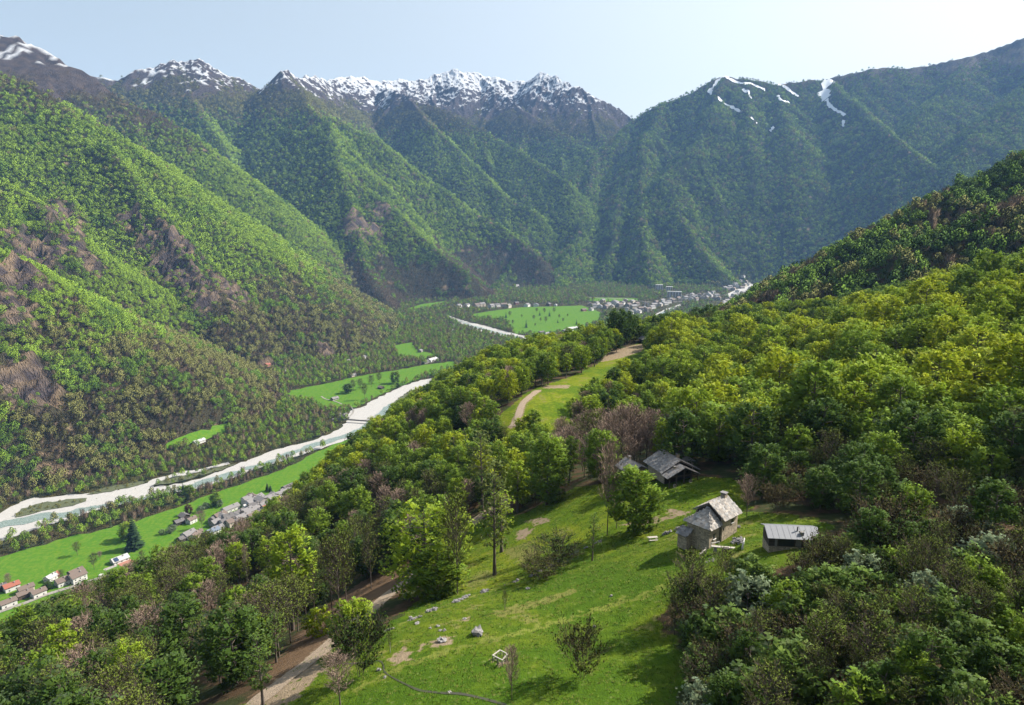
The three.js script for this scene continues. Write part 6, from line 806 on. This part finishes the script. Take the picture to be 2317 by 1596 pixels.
function scatter(x0, x1, z0, z1, step, lo, hi, cls) {
  for (let z = z1; z > z0; z -= step) for (let x = x0; x < x1; x += step) {
    const X = x + (q1() - 0.5) * step * 0.95, Z = z + (q1() - 0.5) * step * 0.95, u = q1(), v = q1(), sz = q1(), turn = q1() * 6.28, d = Math.hypot(X, Z);
    if (d < lo || d >= hi || Math.abs(X) > -Z * 0.86 + 40) continue;
    const g = ggroup(X, Z); if (g === 5 && X > -300 && X < 400 && Z > -760) continue;
    const y = gy(X, Z), e = step * 1.2, nx = gy(X - e, Z) - gy(X + e, Z), nz = gy(X, Z - e) - gy(X, Z + e), il = 1 / Math.hypot(nx, 2 * e, nz);
    if ((nx * -X + 2 * e * (350 - y) + nz * -Z) * il < -0.10 * d) continue;    // slopes turned away
    if (y > 8) { let hid = false; for (let k = 2; k < 9; k++) { const t = k / 9; if (gy(X * t, Z * t) > lerp(350, y + 14, t) + 3) { hid = true; break; } } if (hid) continue; } else { let hid = false; for (const t of [0.15, 0.22, 0.3, 0.4, 0.5, 0.6, 0.75]) if (gy(X * t, Z * t) > lerp(350, y + 14, t) + 3) { hid = true; break; } if (hid) continue; }
    cls(X, Z, y, g, u, v, sz, turn, d, 2 * e * il, nx * il, nz * il, step);
  }
}
function onMountain(X, Z, y, g, u, v, sz, turn, d, ny, nx, nz, step) {
  if (g === 3) for (const r of RUNS) if (segDist(X, Z, r[0], r[1])[0] < r[2] * 0.5 + 8) return;
  if (inAny(X, Z, B_F) || inAny(X, Z, B_G)) return; if (y < 40 && d < 1500 && inAny(X * 0.97, Z * 0.97, B_F) && u > 0.3) return;
  for (const p of vil) { const R = d > 2200 && v < 0.8 ? 55 : p.r; if (Math.abs(p.x - X) < R && Math.abs(p.z - Z) < R) return; }
  const cover = mountainCover(X, y, Z, Math.max(0, g > 4 ? 4 : g), ny); if (u > cover[1] * 0.97) return;
  const a = fbm(X / 170, Z / 170, 3), b = n2b(X / 45, Z / 45), s = step / 8.2 * (0.78 + 0.55 * sz);
  let c, pr = d < 1900 ? 'm' + Math.floor(v * 3) : 'f' + Math.floor(v * 3), w = 1, hh = 0.85 + 0.3 * v;
  const t = (d > 1500 ? 0.3 * v + 0.3 : 0.5 * v + 0.2) + 0.65 * a + 0.3 * b;
  if (g === 0) { // bright belts above, brown leafless woods low and toward the valley mouth
    const low = sstep(330, 90, y) * sstep(-900, -600, X) + 0.35 * sstep(300, 60, y), high = sstep(560, 800, y + 90 * a);
    c = t + low * 0.6 > 1.02 ? (u < 0.55 ? BROWN : OLIVE) : t > 0.25 ? FRESH : t > -0.05 ? MID : DEEP; if (high > v) c = u < 0.6 ? BROWN : OLIVE;
  } else if (g === 1) { const low = sstep(300, 80, y); c = t + low * 0.7 > 0.85 ? BROWN : t > 0.3 ? FRESH : t > 0 ? MID : DEEP; if (sstep(800, 1000, y) > v) c = OLIVE; }
  else if (g === 2) { c = t > 0.35 ? FRESH : t > 0 ? MID : DEEP; if (sstep(800, 1000, y) > v) c = OLIVE; }
  else if (g === 3) { if (t < 0.22) { c = DARKP; pr = 'p'; } else c = t > 0.75 ? OLIVE : t > 0.5 ? FRESH : MID; }
  else { c = t > 0.75 ? BROWN : t > 0.55 ? OLIVE : t > 0.25 ? MID : DEEP; }
  if (c === BROWN || (c === OLIVE && sz < 0.5)) pr = d < 1900 ? 'T' : 't';
  const S = (pr === 'p' ? s * 0.95 : s * 1.12) * (0.6 + 0.75 * u + 0.25 * n2(X / 33, Z / 33)); wood('g' + g, pr, { X, Z, y: y - S * 1.2, s: S, turn, c: jit(c, sz, d > 1900 ? 0.12 : 0.22), hh, w, n: pr === 'p' || d < 900 ? null : V(nx, ny, nz) });
}
scatter(-1400, 1500, -1000, -380, 6.2, 560, 1000, (X, Z, y, g, ...r) => { if (g === 4 || g === 0) onMountain(X, Z, y, g, ...r); });
scatter(-1900, 1700, -1900, -500, 6.6, 1000, 1900, (X, Z, y, g, ...r) => { if (g >= 0 && g < 5 && y > 3) onMountain(X, Z, y, g, ...r); });
scatter(-3000, 2700, -3400, -1200, 8.2, 1900, 3400, (X, Z, y, g, ...r) => { if (g >= 0 && g < 5 && y > 3) onMountain(X, Z, y, g, ...r); });
scatter(-4200, 4600, -7000, -2000, 11, 3400, 7400, (X, Z, y, g, ...r) => { if (g >= 0 && g < 5 && y > 3) onMountain(X, Z, y, g, ...r); });
// flank below the brow
scatter(-900, 500, -1400, -100, 7, 200, 1500, (X, Z, y, g, u, v, sz, turn, d, ny, nx, nz, step) => { if (g !== 5 || y < 2) return; const t = v + 0.4 * n2(X / 60, Z / 60); wood('g5', 'm' + Math.floor(u * 3), { X, Z, y: y - 1, s: 0.75 + 0.35 * sz, turn, c: jit(t > 0.7 ? OLIVE : t > 0.2 ? FRESH : MID, sz) }); });
// valley floor: riverside woods, hedges, scattered trees
scatter(-1500, 1700, -4300, -450, 7.5, 450, 4400, (X, Z, y, g, u, v, sz, turn, d, ny, nx, nz, step) => {
  if (!(g === -1 || y < 3)) return; if (d > 2200 && u < 0.45) return;
  const onGravel = inAny(X, Z, B_G) && !inAny(X, Z, B_I); if (onGravel && u > 0.06) return; if (inAny(X, Z, B_W)) return;
  for (const p of vil) { const R = d > 2200 && v < 0.8 ? 60 : p.r; if (Math.abs(p.x - X) < R && Math.abs(p.z - Z) < R && Math.hypot(p.x - X, p.z - Z) < R) return; }
  const n = n2(X / 70, Z / 70), m = n2b(X / 28, Z / 28), inF = inAny(X, Z, B_F), isl = inAny(X, Z, B_I);
  const pm = (0.5 + 0.5 * n) * 0.75 + 0.25 * m; if (inF) return; if (u > 0.5 + 0.5 * sstep(0.1, 0.45, pm)) return;
  const far = d > 2200; let c, pr = far ? 'f' + Math.floor(v * 3) : 'm' + Math.floor(v * 3), s = (far ? 1.15 : 0.82) * (0.65 + 0.7 * sz), hh = 0.95 + 0.4 * v, w = 0.85;
  if (isl || onGravel) { s *= onGravel ? 0.22 : 0.5; c = OLIVE; hh = 0.8; } else { const t = v + 0.35 * n; if (t > 0.86 && m > -0.2) { c = DARKP; pr = 'p'; s = (far ? 1.15 : 0.85) * (0.7 + 0.6 * sz); hh = 1; } else c = t < 0.28 ? FRESH : t < 0.55 ? MID : t < 0.76 ? OLIVE : BROWN; if (c === BROWN) pr = far ? 't' : 'T'; }
  wood('v', pr, { X, Z, y: y - 0.8, s, turn, c: jit(c, sz, d > 1900 ? 0.12 : 0.22), hh, w, n: pr === 'p' || d < 900 ? null : V(nx, ny, nz) });
});
const WOODTXT = { g0: ['mountain_forest', 'mixed green and brown forest covering the left mountain'], g1: ['mountain_forest', 'green forest covering the central pyramid mountain'], g2: ['mountain_forest', 'hazy green forest on the spurs below the snowy range'], g3: ['mountain_forest', 'bluish mixed conifer forest covering the ski mountain'], g4: ['mountain_forest', 'dark forest on the spur behind the yellow green forest'], g5: ['hillside_forest', 'forest on the flank falling to the valley'], v: ['riverside_wood', 'riverside trees and copses on the valley floor'] };
for (const [k, list] of woods) { const [key, pr] = k.split('|'), geo = pr === 'p' ? FARP : pr === 't' ? FART : pr === 'T' ? MIDT : (pr[0] === 'm' ? MIDC : FARC)[+pr[1]]; const q = WOODTXT[key] || WOODTXT.v; instanced(q[0], geo, farLeaf, list, q[1], 'forest'); }
console.log('far trees', total);
// base colours above are relative tones; this brings them all to real-world albedo for the exposure in use
{ const seen = new Set(); scene.traverse((o) => { for (const m of [].concat(o.material || [])) if (!seen.has(m)) { seen.add(m); m.color.multiplyScalar(0.70); } }); }
renderer.render(scene, camera);
